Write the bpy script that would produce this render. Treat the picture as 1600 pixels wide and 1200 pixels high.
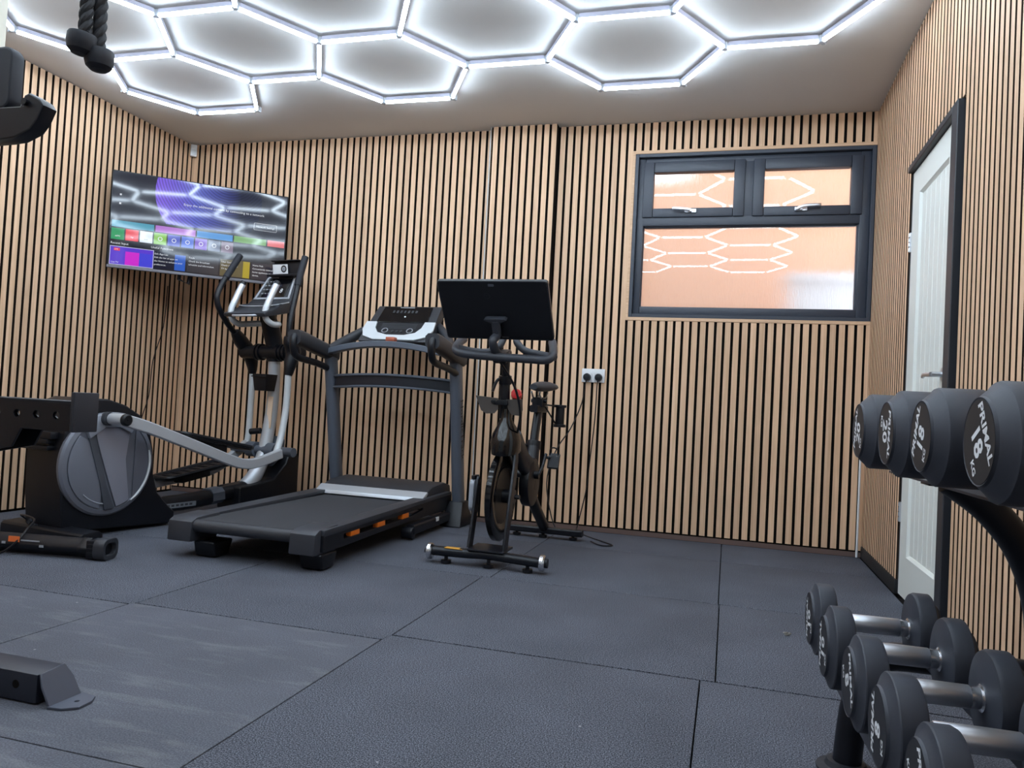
import bpy, bmesh, math, random
from mathutils import Vector, Matrix
random.seed(7)
for o in list(bpy.data.objects): bpy.data.objects.remove(o)
SC = bpy.context.scene
COL = SC.collection

# ------------------------------------------------------------------ camera, world, exposure
ROOM_H, BACK, RIGHT, LEFT, FRONT = 2.6, 4.801, 0.766, -3.971, -1.7
CAM_H = 0.764
yaw, pitch, roll = -0.278573, 0.028553, 0.0535315
fwd = Vector((math.sin(yaw)*math.cos(pitch), math.cos(yaw)*math.cos(pitch), math.sin(pitch)))
rgt = Vector((math.cos(yaw), -math.sin(yaw), 0))
upv = rgt.cross(fwd)
r2 = rgt*math.cos(roll) + upv*math.sin(roll)
u2 = -rgt*math.sin(roll) + upv*math.cos(roll)
cam_data = bpy.data.cameras.new('camera')
cam = bpy.data.objects.new('camera', cam_data); COL.objects.link(cam)
cam_data.sensor_fit = 'HORIZONTAL'; cam_data.sensor_width = 36.0
cam_data.lens = 1191.53/1600*36.0
cam_data.clip_start = 0.02; cam_data.clip_end = 200
cam.matrix_world = Matrix(((r2.x, u2.x, -fwd.x, 0), (r2.y, u2.y, -fwd.y, 0), (r2.z, u2.z, -fwd.z, CAM_H), (0, 0, 0, 1)))
SC.camera = cam
world = bpy.data.worlds.new('sky'); SC.world = world; world.use_nodes = True
bg = world.node_tree.nodes['Background']
bg.inputs[0].default_value = (0.80, 0.88, 1.0, 1); bg.inputs[1].default_value = 3.3
vs = SC.view_settings
vs.view_transform = 'Standard'; vs.look = 'None'; vs.gamma = 1.0; vs.use_curve_mapping = False
vs.exposure = 0.0
TUBE_STRENGTH = 43.0

# ------------------------------------------------------------------ helpers: materials
def lin(c):
    r = []
    for v in c:
        v /= 255.0
        r.append(v/12.92 if v <= 0.04045 else ((v+0.055)/1.055)**2.4)
    return (*r, 1.0)
MATS = {}
def mat(name, rgb, rough=0.5, metal=0.0, spec=0.5, vary=None, bump=None, coat=0.0, rvary=None):
    """rgb in sRGB 0-255; vary=(scale, amount); bump=(scale, strength)"""
    m = bpy.data.materials.new(name); m.use_nodes = True
    nt = m.node_tree; b = nt.nodes['Principled BSDF']
    b.inputs['Base Color'].default_value = lin(rgb)
    b.inputs['Roughness'].default_value = rough
    b.inputs['Metallic'].default_value = metal
    b.inputs['Specular IOR Level'].default_value = spec
    b.inputs['Coat Weight'].default_value = coat
    tc = None
    if vary or bump or rvary:
        tc = nt.nodes.new('ShaderNodeTexCoord')
    if vary:
        n = nt.nodes.new('ShaderNodeTexNoise'); n.inputs['Scale'].default_value = vary[0]; n.inputs['Detail'].default_value = 4
        nt.links.new(tc.outputs['Object'], n.inputs['Vector'])
        r = nt.nodes.new('ShaderNodeValToRGB')
        c = lin(rgb); a = vary[1]
        r.color_ramp.elements[0].position = 0.3; r.color_ramp.elements[1].position = 0.7
        r.color_ramp.elements[0].color = (c[0]*(1-a), c[1]*(1-a), c[2]*(1-a), 1)
        r.color_ramp.elements[1].color = (min(1, c[0]*(1+a)), min(1, c[1]*(1+a)), min(1, c[2]*(1+a)), 1)
        nt.links.new(n.outputs['Fac'], r.inputs['Fac']); nt.links.new(r.outputs['Color'], b.inputs['Base Color'])
    if bump:
        n = nt.nodes.new('ShaderNodeTexNoise'); n.inputs['Scale'].default_value = bump[0]; n.inputs['Detail'].default_value = 3
        nt.links.new(tc.outputs['Object'], n.inputs['Vector'])
        bp = nt.nodes.new('ShaderNodeBump'); bp.inputs['Strength'].default_value = bump[1]; bp.inputs['Distance'].default_value = 0.002
        nt.links.new(n.outputs['Fac'], bp.inputs['Height']); nt.links.new(bp.outputs['Normal'], b.inputs['Normal'])
    MATS[name] = m
    return m
def emit(name, rgb, strength, base=(0, 0, 0), rough=0.5, spec=0.5):
    m = bpy.data.materials.new(name); m.use_nodes = True
    b = m.node_tree.nodes['Principled BSDF']
    b.inputs['Base Color'].default_value = lin(base)
    b.inputs['Roughness'].default_value = rough
    b.inputs['Specular IOR Level'].default_value = spec
    b.inputs['Emission Color'].default_value = lin(rgb)
    b.inputs['Emission Strength'].default_value = strength
    return m

def wood_material(name, base, dark, along='Z'):
    m = bpy.data.materials.new(name); m.use_nodes = True
    nt = m.node_tree; b = nt.nodes['Principled BSDF']
    tc = nt.nodes.new('ShaderNodeTexCoord'); oi = nt.nodes.new('ShaderNodeObjectInfo')
    mp = nt.nodes.new('ShaderNodeMapping')
    mp.inputs['Scale'].default_value = (90, 90, 2.2) if along == 'Z' else ((2.2, 90, 90) if along == 'X' else (90, 2.2, 90))
    off = nt.nodes.new('ShaderNodeVectorMath'); off.operation = 'SCALE'
    cmb = nt.nodes.new('ShaderNodeCombineXYZ')
    for i in range(3): nt.links.new(oi.outputs['Random'], cmb.inputs[i])
    nt.links.new(cmb.outputs[0], off.inputs[0]); off.inputs['Scale'].default_value = 37.0
    nt.links.new(off.outputs[0], mp.inputs['Location'])
    nt.links.new(tc.outputs['Object'], mp.inputs['Vector'])
    n = nt.nodes.new('ShaderNodeTexNoise'); n.inputs['Scale'].default_value = 1.0; n.inputs['Detail'].default_value = 5; n.inputs['Distortion'].default_value = 0.6
    nt.links.new(mp.outputs[0], n.inputs['Vector'])
    r = nt.nodes.new('ShaderNodeValToRGB')
    r.color_ramp.elements[0].position = 0.28; r.color_ramp.elements[1].position = 0.72
    r.color_ramp.elements[0].color = lin(dark); r.color_ramp.elements[1].color = lin(base)
    nt.links.new(n.outputs['Fac'], r.inputs['Fac'])
    hv = nt.nodes.new('ShaderNodeHueSaturation')
    mr = nt.nodes.new('ShaderNodeMapRange'); mr.inputs['To Min'].default_value = 0.90; mr.inputs['To Max'].default_value = 1.10
    nt.links.new(oi.outputs['Random'], mr.inputs['Value']); nt.links.new(mr.outputs[0], hv.inputs['Value'])
    nt.links.new(r.outputs['Color'], hv.inputs['Color']); nt.links.new(hv.outputs['Color'], b.inputs['Base Color'])
    b.inputs['Roughness'].default_value = 0.55; b.inputs['Specular IOR Level'].default_value = 0.35
    return m

# ------------------------------------------------------------------ helpers: mesh
class MB:
    def __init__(s): s.v = []; s.f = []; s.mi = []; s.cur = 0
    def add(s, vs, fs):
        o = len(s.v); s.v += [Vector(p) for p in vs]
        for f in fs: s.f.append([i+o for i in f]); s.mi.append(s.cur)
        return s
    def box(s, lo, hi):
        x0, y0, z0 = lo; x1, y1, z1 = hi
        return s.add([(x0, y0, z0), (x1, y0, z0), (x1, y1, z0), (x0, y1, z0), (x0, y0, z1), (x1, y0, z1), (x1, y1, z1), (x0, y1, z1)],
                     [(0, 3, 2, 1), (4, 5, 6, 7), (0, 1, 5, 4), (1, 2, 6, 5), (2, 3, 7, 6), (3, 0, 4, 7)])
    def obox(s, c, size, M):
        a, b, d = [q/2 for q in size]
        pts = [Vector(c)+M @ Vector(p) for p in [(-a, -b, -d), (a, -b, -d), (a, b, -d), (-a, b, -d), (-a, -b, d), (a, -b, d), (a, b, d), (-a, b, d)]]
        return s.add(pts, [(0, 3, 2, 1), (4, 5, 6, 7), (0, 1, 5, 4), (1, 2, 6, 5), (2, 3, 7, 6), (3, 0, 4, 7)])
    def prism(s, outline, origin, au, av, an, depth):
        """polygon in (au, av) plane extruded along an from 0 to depth"""
        O, au, av, an = Vector(origin), Vector(au), Vector(av), Vector(an)
        n = len(outline)
        a = [O+au*p[0]+av*p[1] for p in outline]; b = [q+an*depth for q in a]
        fs = [tuple(range(n-1, -1, -1)), tuple(range(n, 2*n))]
        fs += [(i, (i+1) % n, n+(i+1) % n, n+i) for i in range(n)]
        return s.add(a+b, fs)
    def loft(s, rings, cap=True):
        n = len(rings[0]); vs = [p for r in rings for p in r]; fs = []
        for k in range(len(rings)-1):
            for i in range(n):
                j = (i+1) % n
                fs.append((k*n+i, k*n+j, (k+1)*n+j, (k+1)*n+i))
        if cap:
            fs.append(tuple(range(n-1, -1, -1))); fs.append(tuple(range((len(rings)-1)*n, len(rings)*n)))
        return s.add(vs, fs)
    def tube(s, pts, r, n=12, smooth=4, squash=1.0, up=(0, 0, 1), cap=True, prof=None):
        pts = [Vector(p) for p in pts]
        rs = list(r) if isinstance(r, (list, tuple)) else [r]*len(pts)
        if smooth and len(pts) > 2:
            P, Rr = [], []
            for i in range(len(pts)-1):
                p0 = pts[max(i-1, 0)]; p1 = pts[i]; p2 = pts[i+1]; p3 = pts[min(i+2, len(pts)-1)]
                for k in range(smooth):
                    t = k/smooth
                    P.append(0.5*((2*p1)+(p2-p0)*t+(2*p0-5*p1+4*p2-p3)*t*t+(3*p1-p0-3*p2+p3)*t**3))
                    Rr.append(rs[i]*(1-t)+rs[i+1]*t)
            P.append(pts[-1]); Rr.append(rs[-1]); pts, rs = P, Rr
        upv = Vector(up); rings = []; last = None
        for i, p in enumerate(pts):
            t = (pts[min(i+1, len(pts)-1)]-pts[max(i-1, 0)]).normalized()
            if last is None:
                a = upv - t*upv.dot(t)
                if a.length < 1e-3: a = Vector((1, 0, 0))-t*t.x
                if a.length < 1e-3: a = Vector((0, 1, 0))-t*t.y
            else:
                a = last - t*last.dot(t)
            a.normalize(); last = a
            b = t.cross(a)
            if prof: rings.append([p+b*q[0]+a*q[1] for q in prof])
            else: rings.append([p+(b*math.cos(2*math.pi*k/n)*rs[i]*squash+a*math.sin(2*math.pi*k/n)*rs[i]) for k in range(n)])
        return s.loft(rings, cap)
    def cyl(s, a, b, r, n=20, r1=None):
        return s.tube([a, b], [r, r if r1 is None else r1], n=n, smooth=0)
    def bar(s, pts, w, h, up=(0, 0, 1), smooth=4, c=0.2):
        """rounded rectangular section, w sideways, h along up"""
        a, b = w/2, h/2; k = min(a, b)*c
        pr = [(-a, -b+k), (-a+k, -b), (a-k, -b), (a, -b+k), (a, b-k), (a-k, b), (-a+k, b), (-a, b-k)]
        return s.tube(pts, 1, smooth=smooth, up=up, prof=pr)
    def lathe(s, prof, origin, axis, n=32, cap=True):
        """prof: list of (radius, distance along axis)"""
        O = Vector(origin); ax = Vector(axis).normalized()
        a = Vector((0, 0, 1)) if abs(ax.z) < 0.9 else Vector((1, 0, 0))
        a = (a-ax*a.dot(ax)).normalized(); b = ax.cross(a)
        rings = [[O+ax*d+(a*math.cos(2*math.pi*k/n)+b*math.sin(2*math.pi*k/n))*max(r, 1e-5) for k in range(n)] for r, d in prof]
        return s.loft(rings, cap)
    def sphere(s, c, r, n=14, sc=(1, 1, 1)):
        prof = [(math.sin(math.pi*i/n)*r, -math.cos(math.pi*i/n)*r) for i in range(n+1)]
        o = len(s.v); s.lathe(prof, (0, 0, 0), (0, 0, 1), n=2*n, cap=False)
        for i in range(o, len(s.v)): s.v[i] = Vector(c)+Vector((s.v[i].x*sc[0], s.v[i].y*sc[1], s.v[i].z*sc[2]))
        return s
    def mesh(s, name, mats, bevel=0.0, segs=2, smooth=35.0, off=None, bevang=30):
        bm = bmesh.new()
        vv = [bm.verts.new(p-off if off is not None else p) for p in s.v]
        for f, mi in zip(s.f, s.mi):
            try:
                fc = bm.faces.new([vv[i] for i in f]); fc.material_index = mi
            except ValueError: pass
        bmesh.ops.recalc_face_normals(bm, faces=bm.faces[:])
        if bevel:
            bm.normal_update()
            es = [e for e in bm.edges if len(e.link_faces) == 2 and e.calc_face_angle(0) > math.radians(bevang)]
            if es: bmesh.ops.bevel(bm, geom=es, offset=bevel, segments=segs, profile=0.6, affect='EDGES', clamp_overlap=True)
        me = bpy.data.meshes.new(name); bm.to_mesh(me); bm.free()
        for m in (mats if isinstance(mats, (list, tuple)) else [mats]): me.materials.append(m)
        if smooth:
            me.shade_smooth(); me.set_sharp_from_angle(angle=math.radians(smooth))
        return me
    def build(s, name, mats, parent=None, label=None, **k):
        off = None
        if parent is not None and parent.get('_o') is not None: off = Vector(parent['_o'])
        me = s.mesh(name, mats, off=off, **k)
        o = bpy.data.objects.new(name, me); COL.objects.link(o)
        if parent is not None: o.parent = parent
        if off is not None: o['_o'] = list(off); WORLD_PARTS.append(o)
        if label: o['label'] = label
        return o
def thing(name, label, cat, loc=(0, 0, 0), rz=0.0, group=None, world=False):
    """Empty at a thing's base. world=True: parts are given in world coordinates (rz must be 0)"""
    o = bpy.data.objects.new(name, None); COL.objects.link(o)
    o.location = loc; o.rotation_euler = (0, 0, rz); o.empty_display_size = 0.1
    o['label'] = label; o['category'] = cat
    if group: o['group'] = group
    if world: WORLD_PARTS.append(o); o['_o'] = list(loc)
    return o
WORLD_PARTS = []
def tag(o, label, cat, group=None):
    o['label'] = label; o['category'] = cat
    if group: o['group'] = group
    return o
def struct(o): o['kind'] = 'structure'; return o
def link_copy(o, name, parent, loc=(0, 0, 0), rot=(0, 0, 0)):
    c = bpy.data.objects.new(name, o); COL.objects.link(c); c.parent = parent; c.location = loc; c.rotation_euler = rot
    return c
def curve_mesh(outlines, thick, bevel=0.0):
    """2D outlines (first the outer, then holes) -> list of verts, faces; lies in xy, thickness centred on z"""
    cu = bpy.data.curves.new('c', 'CURVE'); cu.dimensions = '2D'; cu.fill_mode = 'BOTH'; cu.extrude = max(thick/2-bevel, 0); cu.bevel_depth = bevel; cu.bevel_resolution = 1
    for ol in outlines:
        sp = cu.splines.new('POLY'); sp.points.add(len(ol)-1); sp.use_cyclic_u = True
        for p, q in zip(sp.points, ol): p.co = (q[0], q[1], 0, 1)
    ob = bpy.data.objects.new('c', cu); me = bpy.data.meshes.new_from_object(ob)
    vs = [v.co.copy() for v in me.vertices]; fs = [tuple(p.vertices) for p in me.polygons]
    bpy.data.objects.remove(ob); bpy.data.curves.remove(cu); bpy.data.meshes.remove(me)
    return vs, fs
def text_geo(body, size, align='CENTER', thick=0.0, bold=0.0, shear=0.0, space=1.0):
    cu = bpy.data.curves.new('t', 'FONT'); cu.body = body; cu.size = size; cu.align_x = align; cu.align_y = 'CENTER'
    cu.extrude = thick; cu.offset = bold; cu.shear = shear; cu.resolution_u = 2; cu.space_character = space
    ob = bpy.data.objects.new('t', cu); me = bpy.data.meshes.new_from_object(ob)
    vs = [v.co.copy() for v in me.vertices]; fs = [tuple(p.vertices) for p in me.polygons]
    bpy.data.objects.remove(ob); bpy.data.curves.remove(cu); bpy.data.meshes.remove(me)
    return vs, fs
def put(mb, geo, M):
    return mb.add([M @ v for v in geo[0]], geo[1])
def frame(o, ax, ay):
    ax, ay = Vector(ax).normalized(), Vector(ay).normalized(); az = ax.cross(ay).normalized(); ay = az.cross(ax)
    return Matrix(((ax.x, ay.x, az.x, o[0]), (ax.y, ay.y, az.y, o[1]), (ax.z, ay.z, az.z, o[2]), (0, 0, 0, 1)))
def circ(cx, cy, r, n=16): return [(cx+r*math.cos(2*math.pi*i/n), cy+r*math.sin(2*math.pi*i/n)) for i in range(n)]
def rrect(x0, y0, x1, y1, r, n=4):
    p = []
    for cx, cy, a0 in ((x1-r, y1-r, 0), (x0+r, y1-r, 90), (x0+r, y0+r, 180), (x1-r, y0+r, 270)):
        for i in range(n+1):
            a = math.radians(a0+90*i/n); p.append((cx+r*math.cos(a), cy+r*math.sin(a)))
    return p

# ------------------------------------------------------------------ materials
WOOD = wood_material('oak_veneer', (225, 189, 157), (204, 166, 132))
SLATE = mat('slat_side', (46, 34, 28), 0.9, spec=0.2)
WOODX = wood_material('oak_trim', (225, 189, 157), (204, 166, 132), 'X')
FELT = mat('black_felt', (22, 19, 18), 0.95, spec=0.1)
CEIL = mat('ceiling_paint', (216, 214, 212), 0.9, vary=(1.5, 0.03))
PAINT = mat('wall_paint', (205, 203, 198), 0.85, vary=(2, 0.03))
def rubber(name, rgb, speck, amt, scale=420, rough=0.8, scuff=0.0):
    m = bpy.data.materials.new(name); m.use_nodes = True
    nt = m.node_tree; b = nt.nodes['Principled BSDF']
    ge = nt.nodes.new('ShaderNodeNewGeometry')
    n1 = nt.nodes.new('ShaderNodeTexNoise'); n1.inputs['Scale'].default_value = scale; n1.inputs['Detail'].default_value = 2
    n2 = nt.nodes.new('ShaderNodeTexNoise'); n2.inputs['Scale'].default_value = 3.0; n2.inputs['Detail'].default_value = 6
    for n in (n1, n2): nt.links.new(ge.outputs['Position'], n.inputs['Vector'])
    r1 = nt.nodes.new('ShaderNodeValToRGB'); r1.color_ramp.elements[0].position = 0.42; r1.color_ramp.elements[1].position = 0.66
    r1.color_ramp.elements[0].color = lin(rgb); r1.color_ramp.elements[1].color = lin(speck)
    nt.links.new(n1.outputs['Fac'], r1.inputs['Fac'])
    r2_ = nt.nodes.new('ShaderNodeValToRGB'); r2_.color_ramp.elements[0].position = 0.35; r2_.color_ramp.elements[1].position = 0.75
    r2_.color_ramp.elements[0].color = (1-amt, 1-amt, 1-amt, 1); r2_.color_ramp.elements[1].color = (1+amt, 1+amt, 1+amt, 1)
    nt.links.new(n2.outputs['Fac'], r2_.inputs['Fac'])
    mx = nt.nodes.new('ShaderNodeMix'); mx.data_type = 'RGBA'; mx.blend_type = 'MULTIPLY'; mx.inputs['Factor'].default_value = 1
    nt.links.new(r1.outputs['Color'], mx.inputs[6]); nt.links.new(r2_.outputs['Color'], mx.inputs[7])
    out = mx.outputs[2]
    # chalk specks and scuffs
    vo = nt.nodes.new('ShaderNodeTexVoronoi'); vo.inputs['Scale'].default_value = 5.0
    nt.links.new(ge.outputs['Position'], vo.inputs['Vector'])
    lt = nt.nodes.new('ShaderNodeMath'); lt.operation = 'LESS_THAN'; lt.inputs[1].default_value = 0.018
    nt.links.new(vo.outputs['Distance'], lt.inputs[0])
    m2 = nt.nodes.new('ShaderNodeMix'); m2.data_type = 'RGBA'; m2.inputs[7].default_value = lin((150, 150, 152))
    nt.links.new(lt.outputs[0], m2.inputs['Factor']); nt.links.new(out, m2.inputs[6]); out = m2.outputs[2]
    if scuff:
        mp = nt.nodes.new('ShaderNodeMapping'); mp.inputs['Scale'].default_value = (2.0, 9.0, 1)
        n3 = nt.nodes.new('ShaderNodeTexNoise'); n3.inputs['Scale'].default_value = 1.6; n3.inputs['Detail'].default_value = 7; n3.inputs['Roughness'].default_value = 0.65
        nt.links.new(ge.outputs['Position'], mp.inputs['Vector']); nt.links.new(mp.outputs[0], n3.inputs['Vector'])
        r3 = nt.nodes.new('ShaderNodeValToRGB'); r3.color_ramp.elements[0].position = 0.52; r3.color_ramp.elements[1].position = 0.85
        r3.color_ramp.elements[0].color = (0, 0, 0, 1); r3.color_ramp.elements[1].color = (scuff, scuff, scuff, 1)
        nt.links.new(n3.outputs['Fac'], r3.inputs['Fac'])
        m3 = nt.nodes.new('ShaderNodeMix'); m3.data_type = 'RGBA'; m3.inputs[7].default_value = lin((150, 150, 150))
        nt.links.new(r3.outputs['Color'], m3.inputs['Factor']); nt.links.new(out, m3.inputs[6]); out = m3.outputs[2]
    nt.links.new(out, b.inputs['Base Color'])
    bp = nt.nodes.new('ShaderNodeBump'); bp.inputs['Strength'].default_value = 0.35; bp.inputs['Distance'].default_value = 0.001
    nt.links.new(n1.outputs['Fac'], bp.inputs['Height']); nt.links.new(bp.outputs['Normal'], b.inputs['Normal'])
    b.inputs['Roughness'].default_value = rough; b.inputs['Specular IOR Level'].default_value = 0.2
    return m
MAT_ROUGH = rubber('speckled_rubber', (46, 48, 56), (120, 123, 134), 0.12, scale=300)
MAT_WORN = rubber('worn_rubber', (78, 80, 88), (102, 104, 113), 0.12, scale=260, rough=0.72, scuff=0.45)
FRAMEG = mat('anthracite_upvc', (50, 56, 68), 0.42, bump=(120, 0.15))
DOORW = mat('door_white', (222, 224, 218), 0.5)
BLACKP = mat('black_plastic', (12, 14, 21), 0.42, spec=0.38)
BLACKM = mat('black_powder_coat', (14, 16, 24), 0.38, spec=0.4)
BLACKG = mat('black_gloss', (12, 12, 15), 0.12)
RUBBERB = mat('black_rubber', (30, 32, 40), 0.6, spec=0.4)
GREYM = mat('graphite_grey', (86, 92, 103), 0.45, metal=0.1)
BARM = mat('matte_bar_grey', (46, 49, 57), 0.5)
GREYD = mat('dark_grey_plastic', (44, 46, 52), 0.5)
GREYL = mat('light_grey_plastic', (150, 155, 165), 0.4)
SILVER = mat('silver_paint', (186, 190, 196), 0.32, metal=0.35)
SILVERW = mat('pale_silver_paint', (205, 210, 214), 0.35, metal=0.15)
CHROME = mat('chrome', (215, 216, 220), 0.24, metal=1.0)
STEEL = mat('brushed_steel', (214, 216, 222), 0.38, metal=1.0, bump=(300, 0.05))
WHITEP = mat('white_plastic', (225, 226, 228), 0.35)
CREAM = mat('cream_powder_coat', (226, 222, 206), 0.4)
ORANGE = mat('orange_elastomer', (240, 120, 20), 0.5)
RED = mat('red_plastic', (215, 25, 25), 0.4)
COPPER = mat('copper_clip', (170, 92, 70), 0.4, metal=0.4)
TAN = mat('warning_sticker', (205, 150, 60), 0.5)
STICK = mat('sticker_orange', (225, 110, 50), 0.5)
GREYTXT = mat('grey_print', (150, 152, 158), 0.5)
WHITEPR = mat('white_print', (225, 226, 228), 0.5)
DARKPR = mat('dark_print', (22, 22, 26), 0.5)
# ------------------------------------------------------------------ the setting
PITCH, SLAT_W, SLAT_D = 0.0494, 0.0330, 0.012
def slat_mesh(h, w):
    b = MB(); b.box((-w/2, -SLAT_D, 0), (w/2, 0, h))
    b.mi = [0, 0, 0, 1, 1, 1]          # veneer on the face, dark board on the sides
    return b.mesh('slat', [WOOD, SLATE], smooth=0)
_sl = {}
def add_slat(parent, x, y, z0, z1, rz=0.0, w=SLAT_W):
    k = (round(z1-z0, 4), round(w, 4))
    if k not in _sl: _sl[k] = slat_mesh(*k)
    return link_copy(_sl[k], 'slat', parent, (x, y, z0), (0, 0, rz))
FB = BACK+SLAT_D
WX0, WX1, WZ0, WZ1 = -0.6535, RIGHT, 1.342, 2.418       # trim outer edge of the window opening
b = MB()
b.box((LEFT-0.12, FB, -0.05), (WX0, FB+0.14, ROOM_H)); b.box((WX0, FB, -0.05), (WX1, FB+0.14, WZ0)); b.box((WX0, FB, WZ1), (WX1, FB+0.14, ROOM_H)); b.box((WX1, FB, -0.05), (RIGHT+0.14, FB+0.14, ROOM_H))
wall_back = struct(b.build('wall_back', FELT))
SB, ST = 0.038, ROOM_H-0.002
x = -0.596+PITCH/2
while x > -1.13: x -= PITCH
while x < RIGHT-0.01:
    if x > -1.13:
        if x-SLAT_W/2 > WX0-0.004:
            add_slat(wall_back, x, FB, SB, WZ0); add_slat(wall_back, x, FB, WZ1, ST)
        else: add_slat(wall_back, x, FB, SB, ST)
    x += PITCH
x = -2.971+PITCH/2
while x-PITCH > LEFT+0.02: x -= PITCH
while x < -1.60-0.01:
    add_slat(wall_back, x, FB, SB, ST); x += PITCH
add_slat(wall_back, RIGHT-0.012, FB, SB, WZ0, w=0.022); add_slat(wall_back, RIGHT-0.012, FB, WZ1, ST, w=0.022); add_slat(wall_back, LEFT+0.011, FB, SB, ST, w=0.020)
# boxed-out column on the back wall
PX0, PX1, PY = -1.591, -1.144, BACK-0.06
wall_column = struct(MB().box((PX0+0.002, PY+SLAT_D, 0.03), (PX1-0.001, FB-0.001, ROOM_H-0.001)).build('wall_column', FELT))
n = 9
for i in range(n):
    add_slat(wall_column, PX1-SLAT_W/2-0.002-i*PITCH, PY+SLAT_D, SB, ST)
MB().box((PX0-0.004, PY-0.001, SB), (PX0-0.001, PY+0.012, ST)).build('edge_strip', WHITEP, wall_column)
# left wall
wall_left = struct(MB().box((LEFT-SLAT_D-0.12, FRONT-0.1, -0.05), (LEFT-SLAT_D, BACK+0.1, ROOM_H)).build('wall_left', FELT))
y = 3.314+PITCH/2
while y+PITCH < BACK-0.015: y += PITCH
add_slat(wall_left, LEFT-SLAT_D, (y+SLAT_W/2+0.016+BACK)/2, 0.012, ST, math.pi/2, w=max(0.006, BACK-0.001-(y+SLAT_W/2+0.016)))
stuff = MB()
while y > FRONT+0.05:
    if y > 1.9: add_slat(wall_left, LEFT-SLAT_D, y, 0.012, ST, math.pi/2)
    else: stuff.box((LEFT-SLAT_D, y-SLAT_W/2, 0.012), (LEFT, y+SLAT_W/2, ST))
    y -= PITCH
stuff.build('slat_run', WOOD, wall_left)['kind'] = 'stuff'
# right wall with the door opening
DY0, DY1, DZ = 3.065, 3.868, 1.968
XR = RIGHT+SLAT_D
b = MB()
b.box((XR, FRONT-0.1, -0.05), (XR+0.12, DY0, ROOM_H)); b.box((XR, DY1, -0.05), (XR+0.12, BACK+0.1, ROOM_H)); b.box((XR, DY0, DZ), (XR+0.12, DY1, ROOM_H))
wall_right = struct(b.build('wall_right', FELT))
y = BACK-SLAT_W/2-0.004; stuff = MB()
while y > FRONT+0.05:
    hit = (y+SLAT_W/2 > DY0 and y-SLAT_W/2 < DY1)
    if y > 0.6:
        if hit: add_slat(wall_right, XR, y, DZ+0.002, ST, -math.pi/2)
        else: add_slat(wall_right, XR, y, 0.066, ST, -math.pi/2)
    else: stuff.box((RIGHT, y-SLAT_W/2, 0.066), (XR, y+SLAT_W/2, ST))
    y -= PITCH
stuff.build('slat_run', WOOD, wall_right)['kind'] = 'stuff'
wall_front = struct(MB().box((LEFT-0.2, FRONT-0.1, -0.05), (RIGHT+0.2, FRONT, ROOM_H)).build('wall_front', PAINT))
ceiling = struct(MB().box((LEFT-0.2, FRONT-0.1, ROOM_H), (RIGHT+0.2, BACK+0.2, ROOM_H+0.1)).build('ceiling', CEIL))
SKIRT = mat('skirting_brown', (98, 78, 72), 0.7)
BASEB = mat('skirting_black', (26, 26, 28), 0.6)
b = MB(); b.box((LEFT+0.002, BACK+0.001, 0.0), (PX0-0.008, FB-0.0005, 0.028)); b.box((PX1+0.002, BACK+0.001, 0.0), (RIGHT-0.002, FB-0.0005, 0.028)); b.box((PX0, PY+0.002, 0.0), (PX1, PY+0.02, 0.028))
struct(b.build('baseboard_back', SKIRT))
b = MB(); b.box((RIGHT-0.006, DY1+0.002, 0.0), (XR-0.0005, BACK-0.004, 0.064)); b.box((RIGHT-0.006, FRONT+0.01, 0.0), (XR-0.0005, DY0-0.012, 0.064))
struct(b.build('baseboard_right', BASEB, bevel=0.003))
# floor of rubber mats
floor = struct(MB().box((LEFT-0.2, FRONT-0.1, -0.06), (RIGHT+0.2, BACK+0.2, -0.019)).build('floor', FELT))
def matting(x0, x1, y0, y1, m, lift=0.0):
    g = 0.0018
    MB().box((x0+g, y0+g, -0.0188), (x1-g, y1-g, lift)).build('mat_tile', m, floor, bevel=0.003, segs=2)
for (y0, y1) in ((4.228, BACK-0.003), (3.262, 4.228)):
    for x0, x1 in ((LEFT+0.003, -2.99), (-2.99, -2.02), (-2.02, -0.985), (-0.985, -0.008), (-0.008, RIGHT-0.008)): matting(x0, x1, y0, y1, MAT_ROUGH)
matting(LEFT+0.003, -2.97, 2.228, 3.262, MAT_ROUGH); matting(-2.97, -1.98, 2.236, 3.262, MAT_ROUGH); matting(-1.98, -1.02, 2.255, 3.262, MAT_ROUGH)
matting(-1.02, -0.004, 2.312, 3.262, MAT_ROUGH); matting(-0.004, RIGHT-0.008, 2.314, 3.262, MAT_ROUGH)
for k in range(4):
    a, c = (1.30, 0.33, -0.64, FRONT+0.003)[k], (2.25, 1.30, 0.33, -0.64)[k]
    if k == 3: a = FRONT+0.003
    top = 2.228 if k == 0 else c; 
    matting(LEFT+0.003, -2.97, a, 2.226 if k == 0 else c, MAT_WORN); matting(-2.97, -1.992, a, 2.234 if k == 0 else c, MAT_WORN); matting(-1.992, -1.031, a, 2.253 if k == 0 else c, MAT_WORN)
    matting(-1.031, -0.047, a+0.03 if k < 3 else a, c+0.03 if k else 2.308, MAT_ROUGH); matting(-0.047, RIGHT-0.008, a+0.03 if k < 3 else a, c+0.03 if k else 2.310, MAT_ROUGH)

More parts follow.
